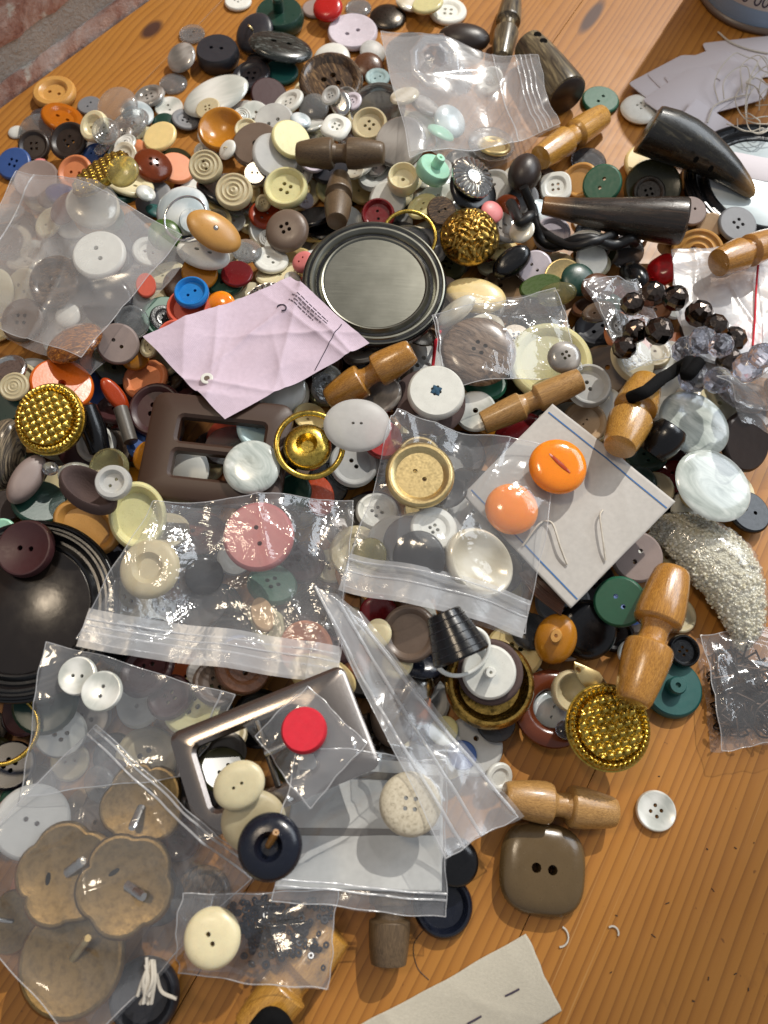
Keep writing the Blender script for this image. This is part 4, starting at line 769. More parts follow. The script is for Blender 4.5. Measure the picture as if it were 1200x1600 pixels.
# in and under the bags
b(155, 398, 82, 'white', 'flat', 2, 5.1, inside='in the bag of mixed buttons', n=(0, -.12)); b(85, 440, 84, 'horn', 'rim', 4, 5.0, inside='in the bag of mixed buttons'); b(165, 468, 80, 'smoke', 'dome', 0, 5, inside='in the bag of mixed buttons'); b(113, 531, 88, 'goldglass', 'dome', 0, 5.1, inside='in the bag of mixed buttons'); b(228, 446, 44, 'coral', 'flat', 0, 4.9, inside='in the bag of mixed buttons', oval=.7, rot=100); b(206, 503, 52, 'clear', 'rim', 0, 5, inside='in the bag of mixed buttons'); b(184, 537, 64, 'greypink', 'flat', 2, 5, inside='in the bag of mixed buttons'); b(35, 500, 70, 'taupe', 'flat', 4, 4.9, inside='in the bag of mixed buttons'); b(105, 492, 40, 'white', 'dome', 0, 4.9, inside='in the bag of mixed buttons')
b(768, 224, 72, 'clear', 'rim', 0, 3.8, inside='in the bag near the yellow toggle'); b(772, 228, 52, 'brass', 'rim', 0, 4.2, inside='in the bag near the yellow toggle', name='metal_button'); b(705, 188, 52, 'bluepearl', 'dome', 0, 3.8, inside='in the bag near the yellow toggle'); b(665, 165, 50, 'greypearl', 'flat', 0, 3.7, inside='in the bag near the yellow toggle'); b(690, 205, 44, 'mint', 'dome', 0, 3.8, inside='in the bag near the yellow toggle'); b(632, 150, 46, 'warmpearl', 'flat', 0, 3.7, inside='in the bag near the yellow toggle')
b(748, 548, 114, 'brownmarble', 'pill', 4, 5, n=(0, -.12), t=8, off=.16, hr=.06, desc='large brown marbled four-hole button under film')
b(404, 838, 106, 'rose', 'flat', 2, 7.2, n=(0, -.12), t=4.5, hr=.07, desc='dusty pink two-hole button in a creased bag'); b(233, 888, 92, 'bone', 'fat', 0, 7.1, n=(-.05, -.12), t=6, desc='cream shank button inside the bag with the pink button'); b(410, 960, 70, 'sand', 'flat', 0, 6.8, inside='in the bag with the pink button', oval=.5, rot=110); b(320, 900, 60, 'smoke', 'dome', 0, 6.8, inside='in the bag with the pink button')
b(655, 708, 68, 'brass', 'rim', 2, 6.6, n=(0, -.1), inside='in the bag with the brass button', name='metal_button', desc='small worn brass button'); b(656, 742, 106, 'brass', 'rim', 2, 7.4, n=(0, -.1), t=3.5, parts=[('rim_cord', torus('thin_rim', .02, 72, 8), 'brass', T3(0, 0, .72, .92, .92, 6))], off=.18, hr=.07, desc='large worn brass two-hole button lying on a clear bag', name='metal_button'); b(678, 826, 74, 'white', 'dish', 4, 6.6, inside='in the bag with the brass button', hr=.08, off=.17); b(652, 872, 84, 'smoke', 'dome', 0, 6.6, inside='in the bag with the brass button'); b(748, 880, 118, 'warmpearl', 'cup', 0, 6.7, inside='in the bag with the brass button', oval=.85, rot=-30); b(577, 868, 56, 'clearyellow', 'pill', 0, 6.5, inside='in the bag with the brass button'); b(700, 770, 60, 'smoke', 'flat', 0, 6.4, inside='in the bag with the brass button')
b(121, 1056, 60, 'pearl', 'concave', 2, 8.3, n=(-.05, -.05), off=.24, hr=.1, desc='round mother-of-pearl two-hole button', t=3); b(159, 1080, 62, 'pearl', 'concave', 2, 8.4, n=(-.02, 0), rot=80, hr=.1, t=3)
b(475, 1141, 70, 'felt_red', 'flat', 0, 9.0, n=(0, 0), t=6, desc='bright red felt button on a small clear bag'); b(373, 1227, 78, 'ivory', 'pill', 2, 8.4, n=(-.05, -.12), hr=.07, off=.17, oval=.85, rot=30); b(397, 1285, 98, 'bone', 'pill', 0, 8.3, t=7, desc='pale horn button under the navy one'); b(421, 1323, 98, 'navy', 'well', 0, 8.95, t=7, n=(0, 0), desc='navy button with a stub of wood in its centre', parts=[('wood_stub', STUB(), 'wood_o', T3(.05, 0, .6, .11, .11, 1.3, rx=.4))])
b(641, 1256, 94, 'oatmeal', 'pill', 4, 8.9, t=6, n=(0, 0), hr=.07, off=.22, desc='speckled beige four-hole button lying on the flat bag'); b(331, 1466, 86, 'ivory', 'pill', 2, 8.6, n=(0, 0), t=6, rot=-60, hr=.09, off=.17, desc='ivory two-hole button on the bag of tiny rings'); b(225, 1556, 108, 'charcoal', 'rim', 4, 2, t=6, hr=.07, off=.17, desc='black four-hole button under a knot of white thread'); b(50, 1284, 112, 'frost', 'flat', 2, 5, t=4, hr=.07, off=.16)
b(692, 1415, 92, 'navy', 'rim', 0, 1, t=5, desc='dark navy button flat on the table'); b(712, 1348, 72, 'black', 'pill', 0, 1.5, t=8, n=(.1, -.1), desc='glossy black button on the navy one'); b(612, 1120, 90, 'taupe', 'dome', 0, 5, oval=.8); b(500, 1060, 110, 'cream', 'dome', 0, 5.5, oval=.6, rot=-20)
# front right of the heap
b(765, 1068, 132, 'oldgold', 'rim', 0, 3.4, n=(0, -.08), t=9, desc='large gold-rimmed button backed with dark cloth', name='metal_button'); b(766, 1050, 100, 'felt', 'flat', 0, 4, t=4, n=(-.05, -.15), desc='dark felt disc inside the gold rim'); bs(764, 1050, 84, 'white', 4.6, s=.2, h=1.8, t=4, n=(-.05, -.2), desc='white plastic button lying shank up in a gold rim')
b(775, 1128, 60, 'smoke', 'concave', 2, 3, n=(.1, -.1)); b(740, 1165, 90, 'frost', 'flat', 2, 2, n=(.05, 0)); b(655, 1105, 60, 'peach', 'pill', 0, 4, oval=.7, rot=110); b(655, 1070, 50, 'silver', 'lens', 0, 4.4, desc='small crackled silver button'); b(692, 1140, 46, 'yellowcream', 'dome', 0, 4); b(722, 1180, 46, 'midblue', 'flat', 0, 3); b(620, 1035, 50, 'ivory', 'dome', 0, 5); b(590, 990, 44, 'ivory', 'pill', 0, 5.4); b(640, 990, 84, 'taupe', 'rim', 0, 5, n=(-.3, -.2)); b(650, 1035, 80, 'navy', 'pill', 0, 4.4, oval=.6, rot=-20); b(592, 960, 60, 'dkred', 'dome', 0, 4.8); b(780, 1215, 46, 'white', 'dish', 0, 2)
b(868, 998, 78, 'mustard', 'dome', 0, 4.4, n=(-.25, -.2), oval=.8, rot=70, t=6, desc='caramel mushroom button with a shank', parts=[('shank', STUB(), 'tan', T3(.1, 0, .85, .28, .28, .7))]); b(830, 985, 60, 'smoke', 'dome', 0, 4); b(918, 985, 92, 'black', 'pill', 0, 3.8, t=9, desc='glossy black domed button'); b(968, 940, 76, 'green', 'flat', 2, 4.2, n=(-.3, -.2), oval=.8, rot=75, t=3.5, rotx=0) if False else b(968, 940, 76, 'green', 'flat', 2, 4.2, n=(-.35, -.2), oval=1.0, rot=120, t=3.5, desc='green two-hole button leaning on a toggle')
b(995, 870, 80, 'greypink', 'flat', 2, 3.6, n=(0, -.2)); bs(1050, 1075, 92, 'teal', 2, s=.3, h=1.1, t=5, n=(0, 0), desc='teal green button lying shank up on the table'); b(1068, 1017, 50, 'black', 'rim', 4, 3.6, n=(.1, -.1), t=4, desc='black four-hole button on the teal one'); b(1060, 960, 60, 'bone', 'rim', 0, 2, n=(.2, 0)); b(985, 1020, 40, 'bluepearl', 'flat', 0, 3)
b(862, 1112, 66, 'bluepearl', 'flat', 2, 1, t=2.5, hr=.08, desc='pale blue two-hole button inside the brown ring'); b(893, 1080, 64, 'bone', 'cup', 0, 3.4, n=(.1, -.25), t=8, desc='small pale translucent cup-shaped button'); b(883, 1140, 30, 'crystal', 'lens', 0, 2.6); b(952, 1136, 124, 'gold', 'bead', 0, 4.4, n=(.05, -.08), t=8, desc='round gold beaded button near the teal one', name='metal_button')
b(1025, 1267, 61, 'pearl', 'concave', 4, 1, t=3, n=(-.06, -.04), hr=.1, off=.27, desc='mother-of-pearl four-hole button alone on the bare wood'); b(848, 1357, 137, 'khaki', 'pill', 2, 1, outl='pillow', t=9, rot=-8, hr=.11, off=.18, desc='large square-rounded khaki brown two-hole button')
# right side
b(860, 565, 128, 'yellowcream', 'rim', 0, 4.4, n=(0, -.15), t=5, desc='large pale green-cream dish button'); b(882, 558, 52, 'greypearl', 'pill', 4, 5.6, n=(0, -.2), t=6, off=.2, hr=.1, desc='grey four-hole button in the cream dish'); b(920, 602, 68, 'frost', 'rim', 2, 5, n=(0, -.2), t=5, off=.17, desc='white translucent two-hole button beside a toggle'); b(918, 652, 68, 'sand', 'rim', 2, 4.8, n=(.05, -.2), off=.14, hr=.05)
b(1022, 720, 60, 'dkgreen', 'dome', 0, 5.2, n=(-.2, -.2), t=5, parts=[('shank', STUB(), 'dkgreen', T3(.2, 0, .85, .35, .35, .6))], desc='dark green button showing its round shank'); b(1092, 653, 116, 'shell', 'pill', 0, 5, n=(.1, -.15), t=3.5, oval=.85, rot=-35, desc='large mother-of-pearl disc by the black cord'); b(1115, 758, 118, 'shell', 'pill', 0, 5.4, n=(.15, -.1), t=3.5, oval=.9, rot=-30, desc='large mother-of-pearl disc above the bead pouch'); b(1075, 615, 40, 'warmpearl', 'pill', 0, 4.4)
b(1165, 690, 90, 'dkbrown', 'flat', 0, 3); b(1150, 620, 80, 'smoke', 'flat', 0, 3); b(1170, 800, 70, 'black', 'flat', 2, 3, n=(.2, 0))
# ------------------------------------------------------------------ toggles and horns
toggle(463, 236, 601, 246, 46, 'wood_d', 4.2, 'dark wooden toggle lying across another dark toggle'); toggle(531, 268, 527, 356, 42, 'wood_d', 3.9, 'dark wooden toggle running under a second one'); toggle(801, -6, 784, 92, 38, 'palehorn', 1, 'greyish horn toggle lying on the bare table', group='horn toggles'); toggle(842, 256, 944, 172, 44, 'wood_y', 3.2, 'yellow wooden toggle beside the zip bag')
toggle(508, 612, 648, 562, 52, 'wood_o', 6, 'orange-brown wooden toggle at the lilac packet'); toggle(755, 652, 906, 602, 44, 'wood_n', 6, 'light wooden toggle leaning on translucent buttons'); toggle(1014, 588, 966, 702, 64, 'wood_y', 6, 'yellow wooden toggle tied with black cord'); toggle(1118, 418, 1212, 372, 50, 'wood_o', 5.4, 'orange wooden toggle with a dark groove on a silvery bag')
toggle(1054, 886, 988, 1096, 74, 'wood_o', 4.6, 'long brown wooden toggle beside the bead pouch'); toggle(784, 1245, 964, 1270, 62, 'wood_n', 2.2, 'light wooden toggle above the khaki button'); toggle(611, 1350, 607, 1506, 64, 'wood_d', 1.5, 'dark wooden toggle sticking out below a flat bag'); toggle(524, 1452, 392, 1612, 76, 'wood_y', 1, 'yellow wooden toggle at the cloth label')
TUSK = [(-1, .82), (-.99, .92), (-.96, .95), (-.7, .98), (-.4, .93), (-.1, .82), (.2, .68), (.5, .52), (.75, .38), (.9, .27), (.97, .17), (1, .05)]
HORNT = [(-1, .30), (-.98, .36), (-.7, .44), (-.35, .56), (0, .68), (.3, .78), (.6, .87), (.85, .93), (.96, .93), (.99, .88), (1, .8)]
def horn_hole_discs(ob):
    for x in (-.15, .12): link('hole', lathe('hole_shade_disc', [(0, 1), (1, 1), (1.05, 0)], 14), P['hole'], ob, T3(x, .05 - .6, 1.72, .035, .12, .06, rx=.6))  # no opening cut: dark discs painted as the shade of holes
toggle(998, 220, 1192, 288, 76, 'blackhorn', 4, 'black curved tusk-shaped horn toggle beside the paper tags', 'horn_toggle', TUSK, 'tusk', .42, group='horn toggles', parts=horn_hole_discs); toggle(845, 322, 1066, 356, 74, 'brownhorn', 4.6, 'brown horn tube toggle with a leather loop', 'horn_toggle', HORNT, 'horn_tube', -.18, group='horn toggles')
HORND = [(-1, .70), (-.97, .78), (-.5, .88), (0, .94), (.5, .98), (.9, 1), (.98, .97), (1, .9)]
def d_hole_discs(ob):
    for x in (-.45, -.75): link('hole', lathe('hole_shade_disc', [(0, 1), (1, 1), (1.05, 0)], 14), P['hole'], ob, T3(x, .1, 1.84 if x > -.6 else 1.79, .10, .18, .05))  # dark discs on the surface stand for the shade in two holes
    link('cut_end', lathe('end_disc', [(0, .02), (.96, .02), (1, 0)], 40), P['dkbrown'], ob, T3(1.0, 0, 1, .9, .9, 1, ry=math.pi / 2))
toggle(826, 64, 886, 148, 62, 'palehorn', 1, 'mottled horn cylinder toggle with two holes', 'horn_toggle', HORND, 'horn_drum', 0, group='horn toggles', parts=d_hole_discs)
b(820, 268, 64, 'dkbrown', 'lens', 0, 3.4, oval=.75, rot=70, t=15, desc='dark brown knotted ball button', n=(0, -.1))
TUBEB = [(-1, .62), (-.98, .7), (-.6, .88), (-.2, .98), (.2, 1), (.6, .95), (.95, .8), (1, .74), (.99, .55), (.7, .5)]
toggle(1022, 706, 1052, 668, 58, 'black', 5.6, 'black hollow barrel bead by the pearl discs', 'barrel_bead', TUBEB, 'barrel', 0, group=None, cat='bead')
toggle(190, 640, 204, 690, 22, 'slate', 5.4, 'slate grey bar button beside the brown buckle', 'bar_button', [(-1, .9), (-.98, 1), (.98, 1), (1, .9)], 'bar_stick', 0, group=None, cat='button')
toggle(135, 630, 148, 700, 40, 'black', 4.6, 'black clip standing near the gold beaded button', 'clip', [(-1, .5), (-.9, .8), (0, 1), (.9, .8), (1, .5)], 'clip_body', 0, group=None, cat='clip')
toggle(690, 960, 722, 1030, 90, 'black', 5.6, 'black ribbed cone button with a white ring', 'cone_button', [(-1, .55), (-.95, .6), (-.5, .7), (0, .82), (.5, .92), (.9, 1), (1, .95)], 'cone_body', 0, group=None, cat='button', parts=lambda ob: [link('rib', lathe('rib_ring', [(1, 0), (1.03, .02), (1, .04)], 40), P['charcoal'], ob, T3(x, 0, 1, .62 + .2 * (x + 1), .62 + .2 * (x + 1), 1, ry=math.pi / 2)) for x in (-.7, -.35, 0, .35, .65)])

rs = np.random.default_rng(77)
for k in range(46):                       # small pale buttons strewn over the wall side of the heap
    while True:
        px, py = rs.uniform(150, 640), rs.uniform(135, 420)
        if inpoly(px, py, [(150, 200), (300, 170), (420, 140), (560, 150), (620, 300), (480, 330), (430, 420), (320, 420), (300, 330), (180, 300)]): break
    m = str(rs.choice(['clear', 'white', 'pearl', 'warmpearl', 'frost', 'bone', 'ivory', 'pearl', 'clear', 'greypearl', 'lilac'])); pf = str(rs.choice(['concave', 'dish', 'flat', 'rim', 'rings', 'dish']))
    b(float(px), float(py), float(rs.uniform(26, 44)), m, pf, int(rs.choice([2, 4, 4])), float(rs.uniform(2.2, 3.0)), t=float(rs.uniform(1.5, 2.4)))
# ------------------------------------------------------------------ lids, rings, buckles
LIDP = [(0, .10), (.40, .102), (.715, .10), (.735, .118), (.755, .122), (.775, .10), (.80, .075), (.83, .075), (.855, .11), (.885, .13), (.91, .13), (.93, .112), (.955, .112), (.975, .135), (.995, .13), (1, .10), (1, .0), (.98, 0), (.97, .05), (0, .05)]
def lid(px, py, w, L, face, rimm, label, n, zs=1.0, inner=None):
    @op(L)
    def f():
        x, y, z = raycast(px, py); R = w / 2 * mmpx(x, y, z); me = lathe('lid_face', LIDP, 96); sc = (R, R, R * zs)
        M, o, i = settle(smp_mesh(me, sc), px, py, 0, n, R * .11 * zs, .3); ob = link('jar_cap', me, P[face], mw=mat4(M, o, sc))
        link('rim_band', lathe('lid_band', [(1.0, .012), (1.018, .0), (1.03, .02), (1.03, .085), (1.015, .11), (1.002, .118)], 96), P[rimm], ob, T3())
        if not inner:
            for nm, a, c, z in (('dark_groove_ring', .782, .842, .0765), ('dark_groove_ring', .918, .962, .1145)): link(nm, lathe('groove_strip_%g' % a, [(a, z + .004), (a + .004, z + .001), (c - .004, z + .001), (c, z + .004)], 96), P['black'], ob, T3())  # thin black strips laid in the two pressed grooves
        if inner: link('liner', lathe('lid_liner', [(0, .004), (.705, .004), (.712, 0)], 72), P[inner], ob, T3(0, 0, .104))
        tag(ob, label, 'lid')
lid(586, 441, 202, 5, 'tin', 'black', 'round steel tin lid with pressed rings', (.06, -.09), 1.15)
lid(38, 950, 250, 5.9, 'black', 'black', 'glossy black round lid under the maroon button', (.02, -.06), .9, 'jet')
lid(1196, 285, 236, 1.6, 'black', 'black', 'black round lid beneath the tusk toggle', (0, 0), .9, 'bluepearl')
def ring(px, py, w, minor, mat, L, label, n=None, oval=1.0, rot=0, flat=1.0, seg=64, name='metal_ring', group='loose rings', cat='ring', parts=None):
    @op(L)
    def f():
        x, y, z = raycast(px, py); R = w / 2 * mmpx(x, y, z); me = torus('ring_%g_%g_%d' % (minor, flat, seg), minor, seg, 14, flat); sc = (R, R * oval, R)
        M, o, i = settle(smp_mesh(me, sc), px, py, math.radians(rot), n, R * minor, .4); ob = link(name, me, P[mat], mw=mat4(M, o, sc)); tag(ob, label, cat, group)
        if parts: parts(ob)
ring(483, 690, 112, .085, 'gold', 6.5, 'gold metal ring around the gold shank button', (.1, -.22)); ring(6, 1140, 104, .07, 'gold', 5, 'gold ring at the edge of the black lid', (.1, 0)); ring(640, 366, 88, .07, 'gold', 4.1, 'gold ring behind the steel lid', (.1, -.25)); ring(290, 342, 72, .05, 'chrome', 3.9, 'thin silver wire ring beside the orange-tan oval button', (-.2, -.3))
ring(864, 1106, 120, .26, 'chestnut', 1.6, 'glossy brown ring button around a pale blue one', (0, 0), flat=.6, name='ring_button', group=None, cat='button'); ring(722, 1018, 92, .08, 'white', 5.5, 'white plastic ring on the black cone', (.1, -.45), oval=.8, rot=30)
ring(680, 92, 78, .16, 'chrome', 2.4, 'faceted chrome ring set with a large crystal', (-.1, -.45), oval=1.15, rot=20, seg=8, name='crystal_ring', group=None, parts=lambda ob: link('crystal', lathe('gem', [(0, 1), (.55, .85), (.9, .35), (1, 0), (.6, -.5), (0, -.8)], 8), P['crystal'], ob, T3(0, 0, .2, .72, .72, .35))); b(640, 80, 70, 'gunmetal', 'pill', 0, 1.8, t=12, desc='dark faceted metal button beside the crystal ring', name='metal_button', outl='pillow'); b(700, 108, 50, 'silver', 'dome', 0, 2.0)
@op(5.1)
def buckle_brown():
    me = plate('buckle_frame', rrect(28, 22, 5), [rrect(17, 5.2, 1.5, 3, 1, 7.2), rrect(17, 5.2, 1.5, 3, 1, -7.2)], 4.5, 1.2)
    solid('two_slot_buckle', me, 337, 702, math.radians(-6), 'buckle', 'brown two-slot buckle partly under the lilac packet', 'buckle', n=(.02, -.1), tc=4)
b(393, 729, 86, 'shell', 'pill', 0, 6.2, n=(0, -.1), t=5, desc='pearly domed button lying on the brown buckle')
@op(8.2)
def buckle_silver():
    me = plate('buckle_frame', rrect(32, 18.5, 3.5), [rrect(18.5, 11, 2.5, 4, -6.5, 0)], 4.2, 1.4)
    ob = solid('silver_buckle', me, 428, 1172, math.radians(22), 'buckle_metal', 'silver belt buckle half covered by a small clear bag', 'buckle', n=(0, -.03), tc=4)
    V, F = tube_vf([(-2.5, -11.5, 3), (-2.5, 0, 3.2), (-2.5, 11.5, 3)], 1.1, 10); link('bar', new_mesh('bar', V, F), P['gunmetal'], ob, T3())
    V, F = tube_vf([(-3, 0, 4), (2, 0, 5), (8, 0.5, 5.2), (14, 1, 4.6)], [1.3, 1.1, 1.1, .8], 10); link('prong', new_mesh('prong', V, F), P['silver'], ob, T3())
@op(3.9)
def clasp():
    o = [(10 * math.cos(a), 7 * math.sin(a)) for a in np.linspace(math.radians(200), math.radians(340), 14)] + [(5, -1), (0, .5), (-5, -1)]
    me = plate('clasp_plate', o, [[(1.0 * math.cos(a) + cx, 1.0 * math.sin(a) + cy) for a in np.linspace(0, 6.28, 9)[:-1]] for cx, cy in ((-6.5, -4), (6.5, -4))], 1.2, .3)
    solid('brass_clasp', me, 935, 1052, math.radians(-40), 'brass', 'small crescent brass clasp plate with two screw holes', 'clasp', n=(0, -.2), tc=1)
# ------------------------------------------------------------------ beads on a string
@op(5.8)
def beads():
    root = empty('bead_string', (*at(1065, 515, 20), 15)); tag(root, 'string of smoky faceted glass beads', 'beads')
    V = []; key = 'facet_bead'
    me = lathe(key, [(.12, 0.02), (.5, .12), (.82, .42), (1, .85), (1, 1.15), (.82, 1.58), (.5, 1.88), (.12, 1.98), (0, 1.98)], 9)
    me.polygons.foreach_set('use_smooth', [False] * len(me.polygons))
    for px, py, w, m in ((987, 476, 36, 'smoky'), (1018, 462, 40, 'smoky'), (1055, 466, 40, 'smoky'), (1092, 490, 42, 'smoky'), (1119, 508, 40, 'smoky'), (1146, 530, 40, 'smoky'), (1138, 562, 38, 'smoky'), (1002, 498, 38, 'smoky'), (984, 526, 38, 'smoky'), (1026, 524, 42, 'smoky')):
        x, y, z = raycast(px, py); R = w / 2 * mmpx(x, y, z); M, o, i = settle(smp_mesh(me, (R, R, R)), px, py, random.uniform(0, 6), (random.uniform(-.3, .3), random.uniform(-.3, .3)), R)
        under(link('bead', me, P[m], mw=mat4(M, o, (R, R, R))), root)
    r2 = empty('crystal_bead_string', (*at(1090, 550, 20), 15)); tag(r2, 'string of clear iridescent crystal beads', 'beads')
    for px, py, w, m in ((1072, 548, 44, 'crystal'), (1098, 532, 42, 'crystal'), (1103, 563, 48, 'crystal'), (1126, 540, 36, 'crystal'), (1170, 572, 44, 'crystal'), (1190, 556, 40, 'crystal'), (1190, 596, 50, 'smoky'), (1120, 596, 40, 'crystal')):
        x, y, z = raycast(px, py); R = w / 2 * mmpx(x, y, z); M, o, i = settle(smp_mesh(me, (R, R, R)), px, py, random.uniform(0, 6), (random.uniform(-.5, .5), random.uniform(-.5, .5)), R)
        under(link('bead', me, P[m], mw=mat4(M, o, (R, R, R))), r2)
# ------------------------------------------------------------------ cords and threads
@op(4.65)
def cords():
    tag(tube('leather_loop', lay([(798, 318), (812, 348), (830, 382), (880, 397), (945, 390), (984, 374)], 2.4, extra=5), 2.5, 'leather', 10), 'black leather cord loop hanging from the horn tube', 'cord', 'cords')
    tag(tube('leather_loop', lay([(818, 292), (832, 330), (842, 362), (890, 384), (926, 378), (956, 368)], 2.2, extra=5), 2.3, 'leather', 10), 'thinner black leather cord inside the larger loop', 'cord', 'cords')
@op(6.4)
def cords2():
    tag(tube('black_cord', lay([(1092, 566), (1070, 590), (1040, 606), (1010, 612), (985, 622)], 2.0), 2.6, 'cord', 10), 'black woven cord tied round the yellow toggle', 'cord', 'cords')
    tag(tube('black_cord', lay([(400, 1612), (420, 1590), (440, 1600), (452, 1625)], 3.4), 3.2, 'cord', 10), 'black cord tied round the toggle by the cloth label', 'cord', 'cords')
@op(9.5)
def knots():
    r = np.random.default_rng(5); x, y, z = raycast(238, 1525); root = empty('thread_knot', (x, y, z)); tag(root, 'frayed knot of white thread', 'thread')
    for k in range(8):
        a = r.uniform(-.7, .7); p = [(x + r.normal() * 1.2, y + 5 + r.normal() * 1.2, z + 2 + r.uniform(0, 2)), (x + r.normal() * 1.5, y + r.normal(), z + 3 + r.uniform(0, 2)), (x + 4 * math.sin(a) + r.normal() * 1.5, y - 5 - r.uniform(0, 3), z + 1.5 + r.uniform(0, 2))]
        under(tube('strand', catmull(p, 6), .6, 'thread', 6), root)
    under(tube('strand', catmull([(x + 2, y + 1, z + 3), (x + 4, y - 4, z + 2), (x + 9, y - 6, z + 2)], 6), .6, 'thread', 6), root)
    for px, py, a in ((873, 1463, .3), (957, 1457, 1.4)):
        cx, cy = at(px, py, 0); R = 3.3 if px < 900 else 2.0
        tag(tube('thread_snippet', [(cx + R * math.cos(t + a - 1.9), cy + R * math.sin(t + a - 1.9), .4) for t in np.linspace(0, 2.7, 12)], .38, 'thread', 6), 'curled white thread snippet on the bare wood', 'thread', 'thread snippets on the wood')
    cx, cy = at(656, 1490, 0); tag(tube('hair', catmull([(cx + 3, cy + 9, .2), (cx - 2, cy + 3, .2), (cx - 1, cy - 4, .2), (cx + 3, cy - 8, .2)], 8), .13, 'dkbrown', 5), 'fine dark curved hair on the wood by the dark toggle', 'hair')
    V = []; F = []
    for k in range(14):
        px, py = r.uniform(900, 1190), r.uniform(1190, 1590); cx, cy = at(px, py, 0); a = r.uniform(0, 3.14); l, w = r.uniform(.2, .9), r.uniform(.1, .22); i0 = len(V)
        for dz in (.05, .25):
            for sx, sy in ((-1, -1), (1, -1), (1, 1), (-1, 1)): V.append((cx + sx * l * math.cos(a) - sy * w * math.sin(a), cy + sx * l * math.sin(a) + sy * w * math.cos(a), dz))
        F += [tuple(i0 + q for q in f) for f in ((4, 5, 6, 7), (0, 1, 5, 4), (1, 2, 6, 5), (2, 3, 7, 6), (3, 0, 4, 7))]
    tag(link('crumbs', new_mesh('crumbs', np.array(V) * S, F, smooth=False), P['dkbrown']), 'tiny dark crumbs scattered over the bare wood', 'crumbs', kind='stuff')
    hx, hy, hz = raycast(850, 925); V = []; F = []
    root = empty('hair_bundle', (hx, hy, hz)); tag(root, 'bundle of brown glossy strands under the button card', 'strands')
    for k in range(12):
        d = k * 1.0 - 5; p = catmull([(hx - 7 + d * .5, hy + 8 + d * .2, hz + 2), (hx - 2 + d * .6, hy + d * .3, hz + 3 + r.uniform(0, 1.5)), (hx + 7 + d * .3, hy - 6 + d * .7, hz + 1.5)], 6); under(tube('strand', p, .45, 'brown', 6), root)
# ------------------------------------------------------------------ paper
PAPER = m_cloth('lilac_paper', '#cfbdcc', 520, .8, wave=True, amp=.35); CARD = m_cloth('white_card', '#c2beb8', 500, .7, amp=.12); TAGM = m_cloth('tag_card', '#d3cdd2', 500, .8, amp=.1); LINEN = m_cloth('linen_label', '#d8d0bd', 1100, .95, wave=True, amp=.6); INSERT = m_cloth('grey_insert', '#d2d2ce', 500, .7, amp=.1)
def m_ink(n, h): t = NT(n); return t.done(t.principled(hexlin(h), .7))
INK = m_ink('grey_ink', '#3d3444'); BLUEINK = m_ink('blue_ink', '#2c5f94')
@op(5.7)
def packet():
    quad = [(235, 548), (458, 454), (577, 560), (362, 684)]; x, y, z = raycast(302, 600)
    o, G = film('sheet', quad, 110, 90, PAPER, .8, 1.7, 21, .02, 160, .4, folds=14, dil=9, stiff=.85)
    root = empty('paper_packet', (float(G[45, 55, 0]), float(G[45, 55, 1]), float(G[..., 2].min()))); tag(root, 'creased lilac paper packet with a punched hole', 'paper packet'); under(o, root)
    hx, hy, hz = gpt(G, .10, .62, 0); me = torus('eyelet', .3, 28, 8, .4); q = link('eyelet', me, P['white'], mw=mat4(np.eye(3), (hx, hy, hz + .45), (2.6, 2.6, 2))); under(q, root)
    q = link('dark_hole_disc', lathe('hole_disc', [(0, .1), (.9, .1), (1, 0)], 24), P['taupe'], mw=mat4(np.eye(3), (hx, hy, hz + .7), (1.9, 1.9, 1))); under(q, root)  # sheet is uncut here; a dark disc stands for the shaded hole
    for k, (a, c) in enumerate(((.30, .80), (.26, .84), (.34, .78), (.30, .70))):
        u = .92 - k * .02; s = a
        while s < c:
            e = min(c, s + random.uniform(.02, .07)); under(ribbon('print_line', G, u, s * .8, u, e * .8, .38, .22, INK, 6), root); s = e + .012
    p = [gpt(G, .78 + .022 * math.cos(t), .30 + .045 * math.sin(t), .3) for t in np.linspace(-2.2, 2.4, 18)]; under(tube('print_mark', p, .28, INK, 5), root)
    under(tube('flap_edge', gline(G, .62, .98, .97, .72, 30, .15), .18, INK, 5), root)
@op(6.25)
def button_card():
    quad = [(862, 634), (1053, 786), (890, 952), (722, 775)]; o, G = film('card', quad, 60, 60, CARD, .6, .25, 31, .03, 220, .2, folds=4, thick=.4, dil=12, stiff=1.0)
    x, y, z = gpt(G, .5, .5); root = empty('button_card', (x, y, float(G[..., 2].min()))); tag(root, 'white button card with blue border lines and loose threads', 'card'); under(o, root)
    for v in (.075, .93): under(ribbon('blue_line', G, .02, v, .99, v, .6, .35, BLUEINK), root)
    for a in (((.72, .38), (.74, .44), (.86, .55), (.95, .62)), ((.50, .72), (.56, .70), (.70, .78), (.80, .62 + .2)), ((.50, .72), (.5, .8), (.52, .95))):
        under(tube('loose_thread', catmull([gpt(G, u, v, .9 + (1.5 if 0 < i < len(a) - 1 else 0)) for i, (u, v) in enumerate(a)], 8), .42, 'thread', 6), root)
b(872, 728, 88, 'orangeclear', 'pill', 0, 7.5, n=(0, -.1), t=7, desc='glossy orange cat-eye button on the white card', parts=[('eye_slit', lathe('slit', [(0, 1), (.7, .8), (1, 0)], 20), 'rust', T3(0, 0, .985, .5, .09, .05, rz=.5))]); b(800, 794, 82, 'orangeclear', 'lens', 0, 6.6, n=(0, -.1), t=9, desc='orange button half under the bag beside the card')
